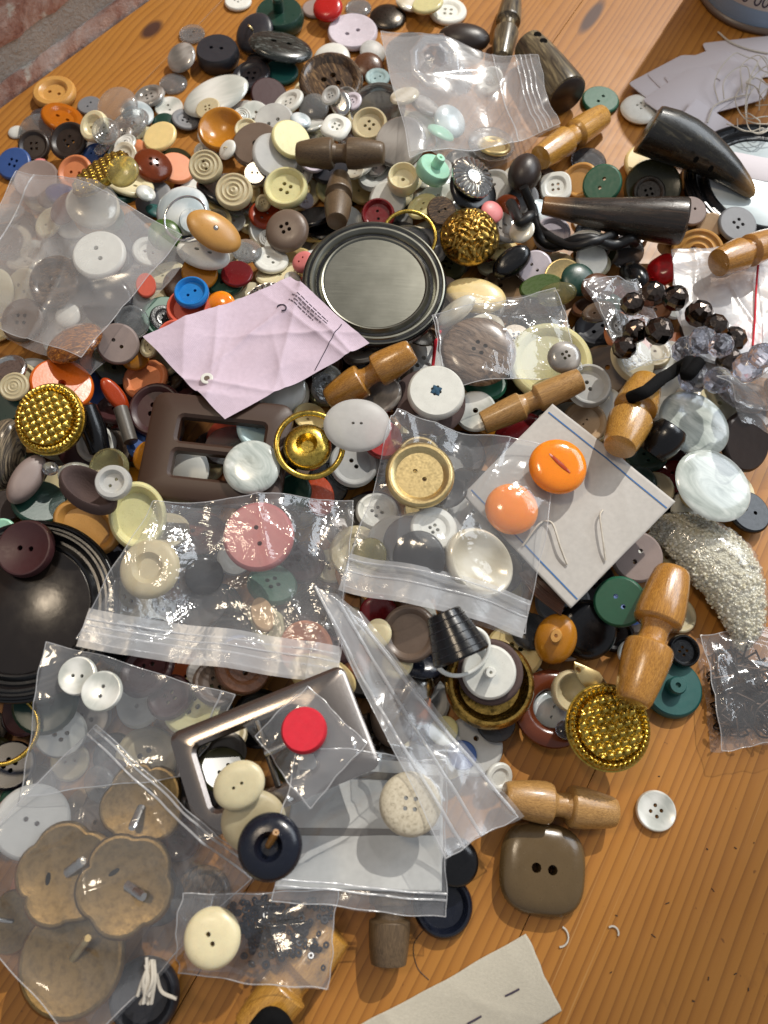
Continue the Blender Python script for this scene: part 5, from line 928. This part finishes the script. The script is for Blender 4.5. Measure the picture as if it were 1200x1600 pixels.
@op(1.05)
def cloth_label():
    quad = [(545, 1612), (822, 1460), (876, 1580), (640, 1720)]; o, G = film('weave', quad, 70, 50, LINEN, .5, .35, 41, .01, 40, .5, folds=5, thick=.5)
    x, y, z = gpt(G, .5, .5); root = empty('cloth_label', (x, y, 0)); tag(root, 'off-white woven cloth label with dark stitches', 'label'); under(o, root)
    for px, py, qx, qy in ((789, 1556, 811, 1545), (730, 1599, 752, 1587)):
        a, c = at(px, py, .5), at(qx, qy, .5); z = float(max(Hs(a[0], a[1]), Hs(c[0], c[1]))) + .25; under(tube('stitch', [(*a, z), ((a[0] + c[0]) / 2, (a[1] + c[1]) / 2, z + .2), (*c, z)], .32, INK, 6), root)
def tagshape(w, h): return [(-w, -h), (w, -h), (w, h * .62), (w * .62, h), (-w * .62, h), (-w, h * .62)]
for k, (px, py, a, w, h, L) in enumerate(((1068, 130, 38, 17, 27, 1.0), (1100, 122, 30, 17, 27, 1.05), (1125, 135, 22, 17, 26, 1.1), (1085, 150, 42, 16, 25, 1.15), (1180, 90, 10, 16, 26, 1.0), (1120, 215, -35, 14, 22, 1.3), (1180, 262, -15, 8, 13, 2.4))):
    @op(L)
    def f(px=px, py=py, a=a, w=w, h=h, k=k):
        hole = [(1.4 * math.cos(t), h * .8 + 1.4 * math.sin(t)) for t in np.linspace(0, 2 * math.pi, 11)[:-1]]
        o = []
        S0 = tagshape(w, h)
        for i in range(6):
            p, q, r = np.array(S0[i - 1]), np.array(S0[i]), np.array(S0[(i + 1) % 6]); c = 2.2
            p1 = q + (p - q) / np.linalg.norm(p - q) * c; r1 = q + (r - q) / np.linalg.norm(r - q) * c
            for t in (0, .33, .66, 1): o.append(tuple((1 - t) ** 2 * p1 + 2 * t * (1 - t) * q + t * t * r1))
        ob = solid('paper_tag', plate('tag_card', o, [hole], .5, .08), px, py, math.radians(a - 90), TAGM, ['plain white paper tag, broadest of the fanned pile', 'white paper tag second in the fanned pile', 'white paper tag with its hole showing in the fanned pile', 'white paper tag topmost in the fanned pile', 'white paper tag beside the pale blue tin', 'white paper tag half under the black lid', 'white paper tag lying in the black lid'][k], 'tag', group='paper tags', tc=.3)
@op(2.8)
def tag_threads():
    r = np.random.default_rng(8); root = empty('tag_strings', (*at(1165, 160, 2), 2)); tag(root, 'tangle of white strings from the paper tags', 'string')
    for k in range(17):
        cx, cy = r.uniform(1155, 1210), r.uniform(130, 195); R = r.uniform(18, 62); a0 = r.uniform(0, 6.28); sp = r.uniform(2.2, 5.0)
        p = [(cx + R * math.cos(a0 + sp * t) * (.7 + .3 * math.sin(3 * t + k)), cy + .8 * R * math.sin(a0 + sp * t)) for t in np.linspace(0, 1, 7)]
        p = [q for q in p if q[0] > 1100 or q[1] > 90]
        if len(p) < 3: continue
        pts = lay([(x, y, 2 + 8 * math.sin(math.pi * i / (len(p) - 1)) * r.random()) for i, (x, y) in enumerate(p)], .6, 6); under(tube('string', pts, .3, 'thread', 5), root)
    under(tube('string', lay([(1122, 50), (1140, 66), (1170, 78), (1200, 84)], .6), .5, 'thread', 5), root); under(tube('string', lay([(1105, 192), (1115, 168), (1140, 155), (1170, 148)], 1.2), .4, 'thread', 5), root)
# ------------------------------------------------------------------ tin at the back
@op(1.0)
def tin():
    x, y = at(1188, -12, 0); R = 37.0; root = empty('round_tin', (x, y, 0)); tag(root, 'pale blue round tin with a white lettered band', 'tin')
    TB = m_plastic('pale_blue_tin', '#8ba3bd', .35); WB = m_plastic('white_tin_band', '#d8d6d0', .4)
    def part(nm, prof, m, seg=72): q = link(nm, lathe('tin_' + nm, prof, seg), m, mw=mat4(np.eye(3), (x, y, 0), (R, R, 1))); under(q, root)
    part('body', [(0, 1), (.97, 1), (.985, 2.2), (.985, 135), (.93, 136), (0, 136)], TB); part('base_rim', [(.985, 0), (1.02, .4), (1.03, 2), (1.02, 3.4), (.99, 4)], P['taupe']); part('band', [(.986, 13), (.992, 13.2), (.992, 70), (.986, 70.2)], WB)
    cu = bpy.data.curves.new('tin_text', 'FONT'); cu.body = '0080 0080 0080'; cu.size = 9; cu.align_x = 'CENTER'; cu.extrude = .12; to = bpy.data.objects.new('tin_text', cu); COL.objects.link(to)
    dg = bpy.context.evaluated_depsgraph_get(); me = bpy.data.meshes.new_from_object(to.evaluated_get(dg)); bpy.data.objects.remove(to)
    for v in me.vertices:
        a = -math.pi / 2 - .25 + v.co.x / R; rr = R * .994 + v.co.z; v.co = Vector((x + rr * math.cos(a), y + rr * math.sin(a), 15 + v.co.y)) * S
    if not me.materials: me.materials.append(None)
    q = link('lettering', me, INK); under(q, root)
# ------------------------------------------------------------------ bags and what they hold
bag([(594, 86), (838, 92), (874, 200), (640, 262)], 'clear zip bag with ridged zip stripes between horn and dark toggles', 3.65, 4.35, 90, 60, FILMH, zips=[(.86, 0, .86, 1), (.89, 0, .89, 1), (.92, 0, .92, 1), (.95, 0, .95, 1), (.72, 0, .72, 1)], seed=3, crease=1.0)
bag([(42, 296), (296, 402), (160, 614), (-60, 520)], 'hazy clear bag of mixed buttons beside the lilac packet', 4.85, 5.3, 90, 90, FILMH, zips=[(.13, 0, .13, 1)], seed=4, crease=1.2, dil=8)
bag([(246, 790), (556, 806), (526, 1066), (126, 1004)], 'crumpled clear bag around the dusty pink button', 6.5, 7.35, 100, 90, FILMC, zips=[(0, .86, 1, .86), (0, .90, 1, .90), (0, .94, 1, .94)], seed=5, crease=1.6, band=(0, .92, 1, .92, 14), dil=7)
bag([(620, 668), (868, 706), (812, 1000), (536, 926)], 'clear bag holding small brass, white and smoky buttons', 6.3, 7.2, 100, 100, FILM, zips=[(0, .86, 1, .86), (0, .92, 1, .92)], seed=6, crease=1.0, band=(0, .93, 1, .93, 15), dil=7)
bag([(78, 1004), (372, 1088), (300, 1212), (36, 1245)], 'flat clear bag under two small mother-of-pearl buttons', 6.6, 8.1, 80, 70, FILM, zips=[(.93, 0, .93, 1)], seed=7, crease=.8)
bag([(152, 1134), (420, 1352), (165, 1612), (-60, 1380)], 'clear bag of flower-shaped metal shank buttons', 6.7, 8.25, 100, 100, FILM, zips=[(0, .06, 1, .06), (0, .02, 1, .02)], seed=8, crease=1.2, dil=8)
bag([(402, 1150), (482, 1072), (572, 1162), (486, 1262)], 'small clear bag under the bright red felt button', 8.3, 8.7, 50, 50, FILM, seed=9, crease=.5)
@op(8.15)
def insert():
    o, G = film('insert_sheet', [(470, 1176), (692, 1196), (690, 1392), (432, 1388)], 60, 50, INSERT, .6, .4, 61, .02, 150, .3, folds=4, thick=.25, dil=10, stiff=.5); x, y, z = gpt(G, .5, .5)
    root = empty('bag_insert', (x, y, float(G[..., 2].min()))); tag(root, 'grey paper insert with dark bands in a flat bag', 'paper'); under(o, root)
    for v in (.12, .56): under(ribbon('dark_band', G, .02, v + .03, .98, v, 2.6, .25, P['slate']), root)
bag([(466, 1170), (694, 1192), (692, 1428), (428, 1404)], 'flat zip bag under the speckled beige button', 8.1, 8.5, 70, 70, FILM, zips=[(0, .86, 1, .86), (0, .9, 1, .9)], seed=10, crease=.7)
bag([(492, 918), (566, 972), (808, 1276), (692, 1338)], 'long folded strip of clear bag across the front of the heap', 8.8, 9.3, 60, 110, FILMH, zips=[(.0, 0, .25, 1), (.5, 0, .5, 1), (.9, .02, 1, .98)], seed=11, crease=2.2, dil=10, zr=.6)
bag([(286, 1398), (528, 1392), (518, 1532), (296, 1512)], 'clear bag of tiny dark rings under an ivory button', 7.8, 8.45, 70, 50, FILM, seed=12, crease=.9)
bag([(676, 500), (866, 458), (905, 585), (690, 618)], 'thin clear bag over the brown marbled button', 4.9, 5.45, 70, 60, FILM, zips=[(.02, 0, .02, 1)], seed=13, crease=1.0)
bag([(900, 470), (988, 454), (1046, 566), (968, 600)], 'stiff crinkled cellophane beside the smoky beads', 5.5, 5.7, 60, 60, FILMC, seed=14, crease=2.0, name='cellophane_bag')
bag([(1048, 398), (1215, 392), (1215, 600), (1066, 566)], 'silvery crinkled bag under the orange toggle', 4.0, 4.3, 70, 70, FILMM, seed=15, crease=1.4, zips=[(.8, 0, .8, 1)])
bag([(1112, 600), (1215, 590), (1215, 730), (1150, 668)], 'dark crinkled clear bag beside the pearl discs', 4.6, 5.9, 50, 50, FILMC, seed=16, crease=1.5)
bag([(1086, 998), (1222, 980), (1222, 1160), (1112, 1176)], 'clear bag of tangled dark chain on the wood', 1.0, 2.6, 70, 70, FILMC, seed=17, crease=1.6)
@op(4.35)
def red_zip():
    for pts, r, s in (([(1184, 395), (1180, 450), (1176, 540)], .5, 'silvery crinkled bag'), ([(690, 512), (680, 545), (676, 575)], .8, 'bag over the brown marbled button')): tag(tube('red_zip_strip', lay(pts, .6), r, 'felt_red', 8), 'thin red zip strip along the ' + s, 'zip strip', 'red zip strips')
@op(1.6)
def chain():
    r = np.random.default_rng(17); x, y = at(1165, 1080, 6); V = []; F = []
    for k in range(90):
        p = np.cumsum(r.normal(size=(7, 3)) * [4, 4, 1.2], 0); p -= p.mean(0); p[:, 2] = np.abs(p[:, 2]) * .8; p += [x + r.normal() * 6, y + r.normal() * 7, r.uniform(.8, 7)]
        p[:, 2] = np.clip(p[:, 2], .7, 10); x0, _ = at(1108, 1080, 4); y0 = at(1165, 1150, 4)[1]; y1 = at(1165, 1005, 4)[1]; p[:, 0] = np.where(p[:, 0] < x0, 2 * x0 - p[:, 0], p[:, 0]); p[:, 1] = np.clip(p[:, 1], y0, y1); p = catmull(p, 5); v, f = tube_vf(p, .42, 5); i0 = len(V); V += v; F += [tuple(q + i0 for q in g) for g in f]
        iy, ix = cells(p[:, 0], p[:, 1]); np.maximum.at(H, (iy, ix), p[:, 2] + .5)
    tag(link('chain_tangle', new_mesh('chain_tangle', np.array(V) * S, F, ang=60), m_metal('dark_chain', '#3d322b', .35)), 'tangle of fine dark metal chain inside a clear bag', 'chain', kind='stuff')
@op(8.0)
def seed_rings():
    r = np.random.default_rng(19); V = []; F = []; base = torus('seed_ring', .36, 10, 6); bv = np.array([v.co for v in base.vertices]); bf = [tuple(p.vertices) for p in base.polygons]
    for k in range(230):
        px, py = r.normal(428, 46), r.normal(1448, 30)
        if not inpoly(px, py, [(300, 1405), (520, 1400), (508, 1520), (310, 1500)]): continue
        x, y, z = raycast(px, py); a, c = r.uniform(-.9, .9, 2); n = np.array([a, c, 1.]); n /= np.linalg.norm(n); xa = np.cross(n, [0, 1, .1]); xa /= np.linalg.norm(xa); M = np.stack([xa, np.cross(n, xa), n], 1); R = r.uniform(1.0, 1.5)
        i0 = len(V); V += list((bv * R) @ M.T + [x, y, z + .9]); F += [tuple(q + i0 for q in f) for f in bf]; iy, ix = cells(np.array([x]), np.array([y])); H[iy, ix] = z + 1.6
    tag(link('seed_beads', new_mesh('seed_beads', np.array(V) * S, F, ang=60), P['navy']), 'many tiny dark ring beads inside a clear bag', 'beads', kind='stuff')
for k, (px, py, w, L, nn) in enumerate(((102, 1366, 152, 6.9, (0, 0)), (196, 1382, 148, 7.1, (.05, 0)), (222, 1258, 130, 6.85, (0, -.05)), (112, 1500, 158, 6.8, (0, .03)), (20, 1440, 90, 6.75, (-.3, 0)))):
    b(px, py, w, 'pewter', 'concave', 0, L, n=nn, t=3.2, outl='flower' if k < 3 else 'round', name='metal_button', inside='in the bag of shanks', parts=[('shank', lathe('shank_post', [(0, 1), (.8, 1), (1, .85), (1, 0)], 20), 'brass' if k == 3 else 'silver', T3(.05, 0, .7, .08, .08, 2.0, ry=.25)), ('rim', torus('thin_rim', .02, 72, 8), 'oldgold', T3(0, 0, .62, .985, .985, 2))] if k >= 3 else [('shank', lathe('shank_post', [(0, 1), (.8, 1), (1, .85), (1, 0)], 20), 'silver', T3(.05, 0, .7, .07, .10, 1.5, ry=.3)), ('slot', lathe('slot_shade_disc', [(0, .05), (.9, .05), (1, 0)], 12), 'hole', T3(-.32, .1, .68, .12, .05, 1, rz=1.0))],  # slot is a dark disc, its shade put into the colour
      desc=['flower-shaped pewter button with a stub shank', 'flower-shaped pewter button overlapping its neighbour', 'flower-shaped pewter button with a brass coil', 'large round dark button with a brass post', 'metal button edge among gold loops'][k])
@op(6.0)
def pouch():
    p = catmull([(*at(x, y, 9), z) for x, y, z in ((1022, 832, 8), (1048, 832, 11), (1085, 850, 13), (1125, 885, 13), (1152, 930, 11), (1165, 975, 8), (1166, 1008, 4))], 14); rad = np.interp(np.linspace(0, 6, len(p)), range(7), [3.5, 7.5, 11.5, 13.5, 10.8, 6.8, 1.2])
    V, F = tube_vf(p, rad, 56); V = np.array(V); r = np.random.default_rng(23)
    V[:, 2] = (V[:, 2] - 8) * .62 + 7; V += r.normal(size=V.shape) * .16; V[:, 2] = np.maximum(V[:, 2], .4)
    zf = float(max(0, np.percentile(Hs(p[:, 0], p[:, 1]), 40))) * .5; V[:, 2] += zf
    t = NT('seed_bead_pouch'); v = t.coord(); vo = t.add('ShaderNodeTexVoronoi'); t.l(v, vo.inputs['Vector']); vo.inputs['Scale'].default_value = 1150
    col = t.mix(vo.outputs['Distance'], hexlin('#e2dcc4'), hexlin('#8f8768')); sep = t.add('ShaderNodeSeparateColor'); t.l(vo.outputs['Color'], sep.inputs[0])
    col = t.mix(t.math('MULTIPLY', sep.outputs[0], .6), col, hexlin('#f0ecd8'))
    m = t.done(t.principled(col, .16, Normal=t.bump(t.math('SUBTRACT', 1, vo.outputs['Distance']), .7, .0009), **{'Coat Weight': .8, 'Coat Roughness': .06}))
    ob = link('bead_pouch', new_mesh('bead_pouch', V * S, F, ang=180), m); tag(ob, 'tight clear pouch full of tiny cream seed beads', 'pouch')
    iy, ix = cells(V[:, 0], V[:, 1]); np.maximum.at(H, (iy, ix), V[:, 2])
    oc = np.array([(1, 0, 0), (-1, 0, 0), (0, 1, 0), (0, -1, 0), (0, 0, 1), (0, 0, -1)] + [(a * .577, c * .577, d * .577) for a in (1, -1) for c in (1, -1) for d in (1, -1)], float); of = []
    for sx in (0, 1):
        for sy in (2, 3):
            for sz in (4, 5):
                k = 6 + sx * 4 + (sy - 2) * 2 + (sz - 4); f3 = [(sx, sy, k), (sy, sz, k), (sz, sx, k)]; fl = ((sx + sy + sz) % 2 == 0)
                of += [q if fl else q[::-1] for q in f3]
    top = [q for q in range(len(V)) if V[q, 2] > 2.0]; BV = []; BF = []
    for q in r.choice(top, 2600):
        R = r.uniform(.62, .95); i0 = len(BV); BV += list(oc * R + V[q] + r.normal(size=3) * .45); BF += [tuple(z + i0 for z in f) for f in of]
    t = NT('cream_seed_glass'); v = t.coord(); n = t.noise(v, 900, 2); col = t.ramp(n, [(.3, hexlin('#cfc6a4')), (.5, hexlin('#e6e0c8')), (.7, hexlin('#f7f4ea'))]); sm = t.done(t.principled(col, .1, **{'Coat Weight': .8, 'Coat Roughness': .04, 'Subsurface Weight': .0}))
    q = link('seed_beads', new_mesh('seed_beads', np.array(BV) * S, BF, ang=180), sm); q['kind'] = 'stuff'; q.parent = ob; q.matrix_local = Matrix.Identity(4)
    V2, F2 = tube_vf(p + [0, 0, zf], rad + 1.1, 40); V2 = np.array(V2); V2[:, 2] = (V2[:, 2] - zf - 8) * .66 + 7 + zf + .6; V2 += r.normal(size=V2.shape) * .22; V2[:, 2] = np.maximum(V2[:, 2], .3)
    q = link('clear_wrap', new_mesh('clear_wrap', V2 * S, F2, ang=180), FILMC); q.parent = ob; q.matrix_local = Matrix.Identity(4)
# ------------------------------------------------------------------ let everything come to rest, lowest first
for L, i, f in sorted(OPS, key=lambda q: (q[0], q[1])): f()
# ------------------------------------------------------------------ buttons of the deep heap: those that show are things of their own, the hidden rest is one mass
vis = {}
ids, cnt = np.unique(OWN, return_counts=True)
for i, c in zip(ids, cnt): vis[int(i)] = int(c)
order = sorted(FILL, key=lambda q: -vis.get(q[0], 0)); NB = sum(1 for q in ITEMS if q['cat'] == 'button'); keep = max(40, 300 - NB)
def unpx(x, y, z):
    d = np.array([x, y, z - HC]); k = FPX / (d @ FWD); return 600 + d[0] * k, 800 - (d @ UPV) * k
for i, M, o, R, t, prof, holes, mat in order[:keep]:
    px, py = unpx(*o); finish_button(px, py, M, o, R, R, t, mat, prof, holes, buried=True)
V = []; F = []; MI = []; names = sorted({q[7] for q in order[keep:]}); n0 = 0
for i, M, o, R, t, prof, holes, mat in order[keep:]:
    me = button_tpl(prof, 0, seg=28, rings=(0, .3, .5, .65, .8, .9, 1.0)) if holes == 0 else button_tpl(prof, holes, seg=28, rings=(0, .36, .5, .65, .8, .9, 1.0), hr=.09501)
    co = np.empty(len(me.vertices) * 3); me.vertices.foreach_get('co', co); co = co.reshape(-1, 3) * [R, R, t]
    V.append((co @ M.T + o) * S); F += [tuple(q + n0 for q in p.vertices) for p in me.polygons]; MI += [names.index(mat)] * len(me.polygons); n0 += len(co)
me = new_mesh('buried_buttons', np.concatenate(V), F, ang=42); me.materials.clear()
for q in names: me.materials.append(P[q])
me.polygons.foreach_set('material_index', MI)
bo = bpy.data.objects.new('buried_buttons', me); COL.objects.link(bo); tag(bo, 'mass of assorted buttons buried deep in the heap', 'buttons', kind='stuff')
# ------------------------------------------------------------------ labels
MARK = [('round steel lid', 586, 440), ('lilac paper packet', 400, 560), ('brown two-slot buckle', 335, 700), ('black round lid', 65, 950), ('bright blue button', 299, 457), ('tusk toggle', 1090, 250), ('horn tube toggle', 960, 350), ('smoky bead string', 1060, 500), ('cream bead pouch', 1110, 890), ('white button card', 900, 800), ('silver buckle', 428, 1172), ('paper tags', 1070, 140), ('brick wall', 40, 110), ('chrome crystal ring', 680, 90), ('crossed dark toggles', 530, 265), ('loose gold ring', 483, 690), ('red felt button', 475, 1141), ('brown ring button', 865, 1105), ('khaki square button', 848, 1357), ('gold filigree button', 735, 362), ('mustard cup button', 347, 203), ('long pearl oval', 337, 149), ('marbled black oval', 440, 80), ('large horn button', 517, 126), ('yellow wooden toggle', 890, 215), ('gold basketweave oval', 157, 273), ('silver starburst button', 412, 441), ('flower-shaped buttons', 150, 1370), ('red glossy button', 512, 12), ('blue four-hole button', 22, 256), ('dusty pink button', 404, 838), ('carved wooden button', 1100, 377), ('mushroom button', 868, 998), ('striped domed button', 4, 712), ('brown marbled button', 748, 548), ('pearl discs', 1105, 700), ('ivory ridged buttons', 345, 280), ('lilac-white button', 551, 50), ('fluted silver button', 740, 276), ('white thread-sewn button', 683, 598)]
def near(q, k): return [m[0] for m in sorted(MARK, key=lambda m: (m[1] - q['px']) ** 2 + ((m[2] - q['py']) * 1.15) ** 2) if not (abs(m[1] - q['px']) < 14 and abs(m[2] - q['py']) < 14)][:k]
def mk(q, lev):
    n = near(q, 3); d = q['desc']
    if lev == 0: return d if q['inside'] is None and not q['buried'] and len(d.split()) >= 5 else (d + ' ' + q['inside'] if q['inside'] else (d + (' half buried near the ' if q['buried'] else ' near the ') + n[0]))
    if q['inside'] and lev < 3: return d + ' ' + q['inside']
    if lev == 1: return d + (' half buried between the ' if q['buried'] else ' between the ') + n[0] + ' and the ' + n[1]
    return d + (' half buried between the ' if q['buried'] else ' between the ') + n[0] + ', ' + n[1] + ' and ' + n[2]
lev = [0] * len(ITEMS)
for rd in (1, 2):
    seen = {}
    for i, q in enumerate(ITEMS): seen.setdefault(mk(q, lev[i]), []).append(i)
    for s, ii in seen.items():
        if len(ii) > 1:
            for i in ii: lev[i] = rd
for i, q in enumerate(ITEMS):
    s = mk(q, lev[i]).split(); tag(q['o'], ' '.join(s[:16]), q['cat'], q['group'])
print('THINGS', len(ITEMS), 'fill', len(FILL), 'Hmax', H.max(), 'mean pile', H[H > 1].mean())
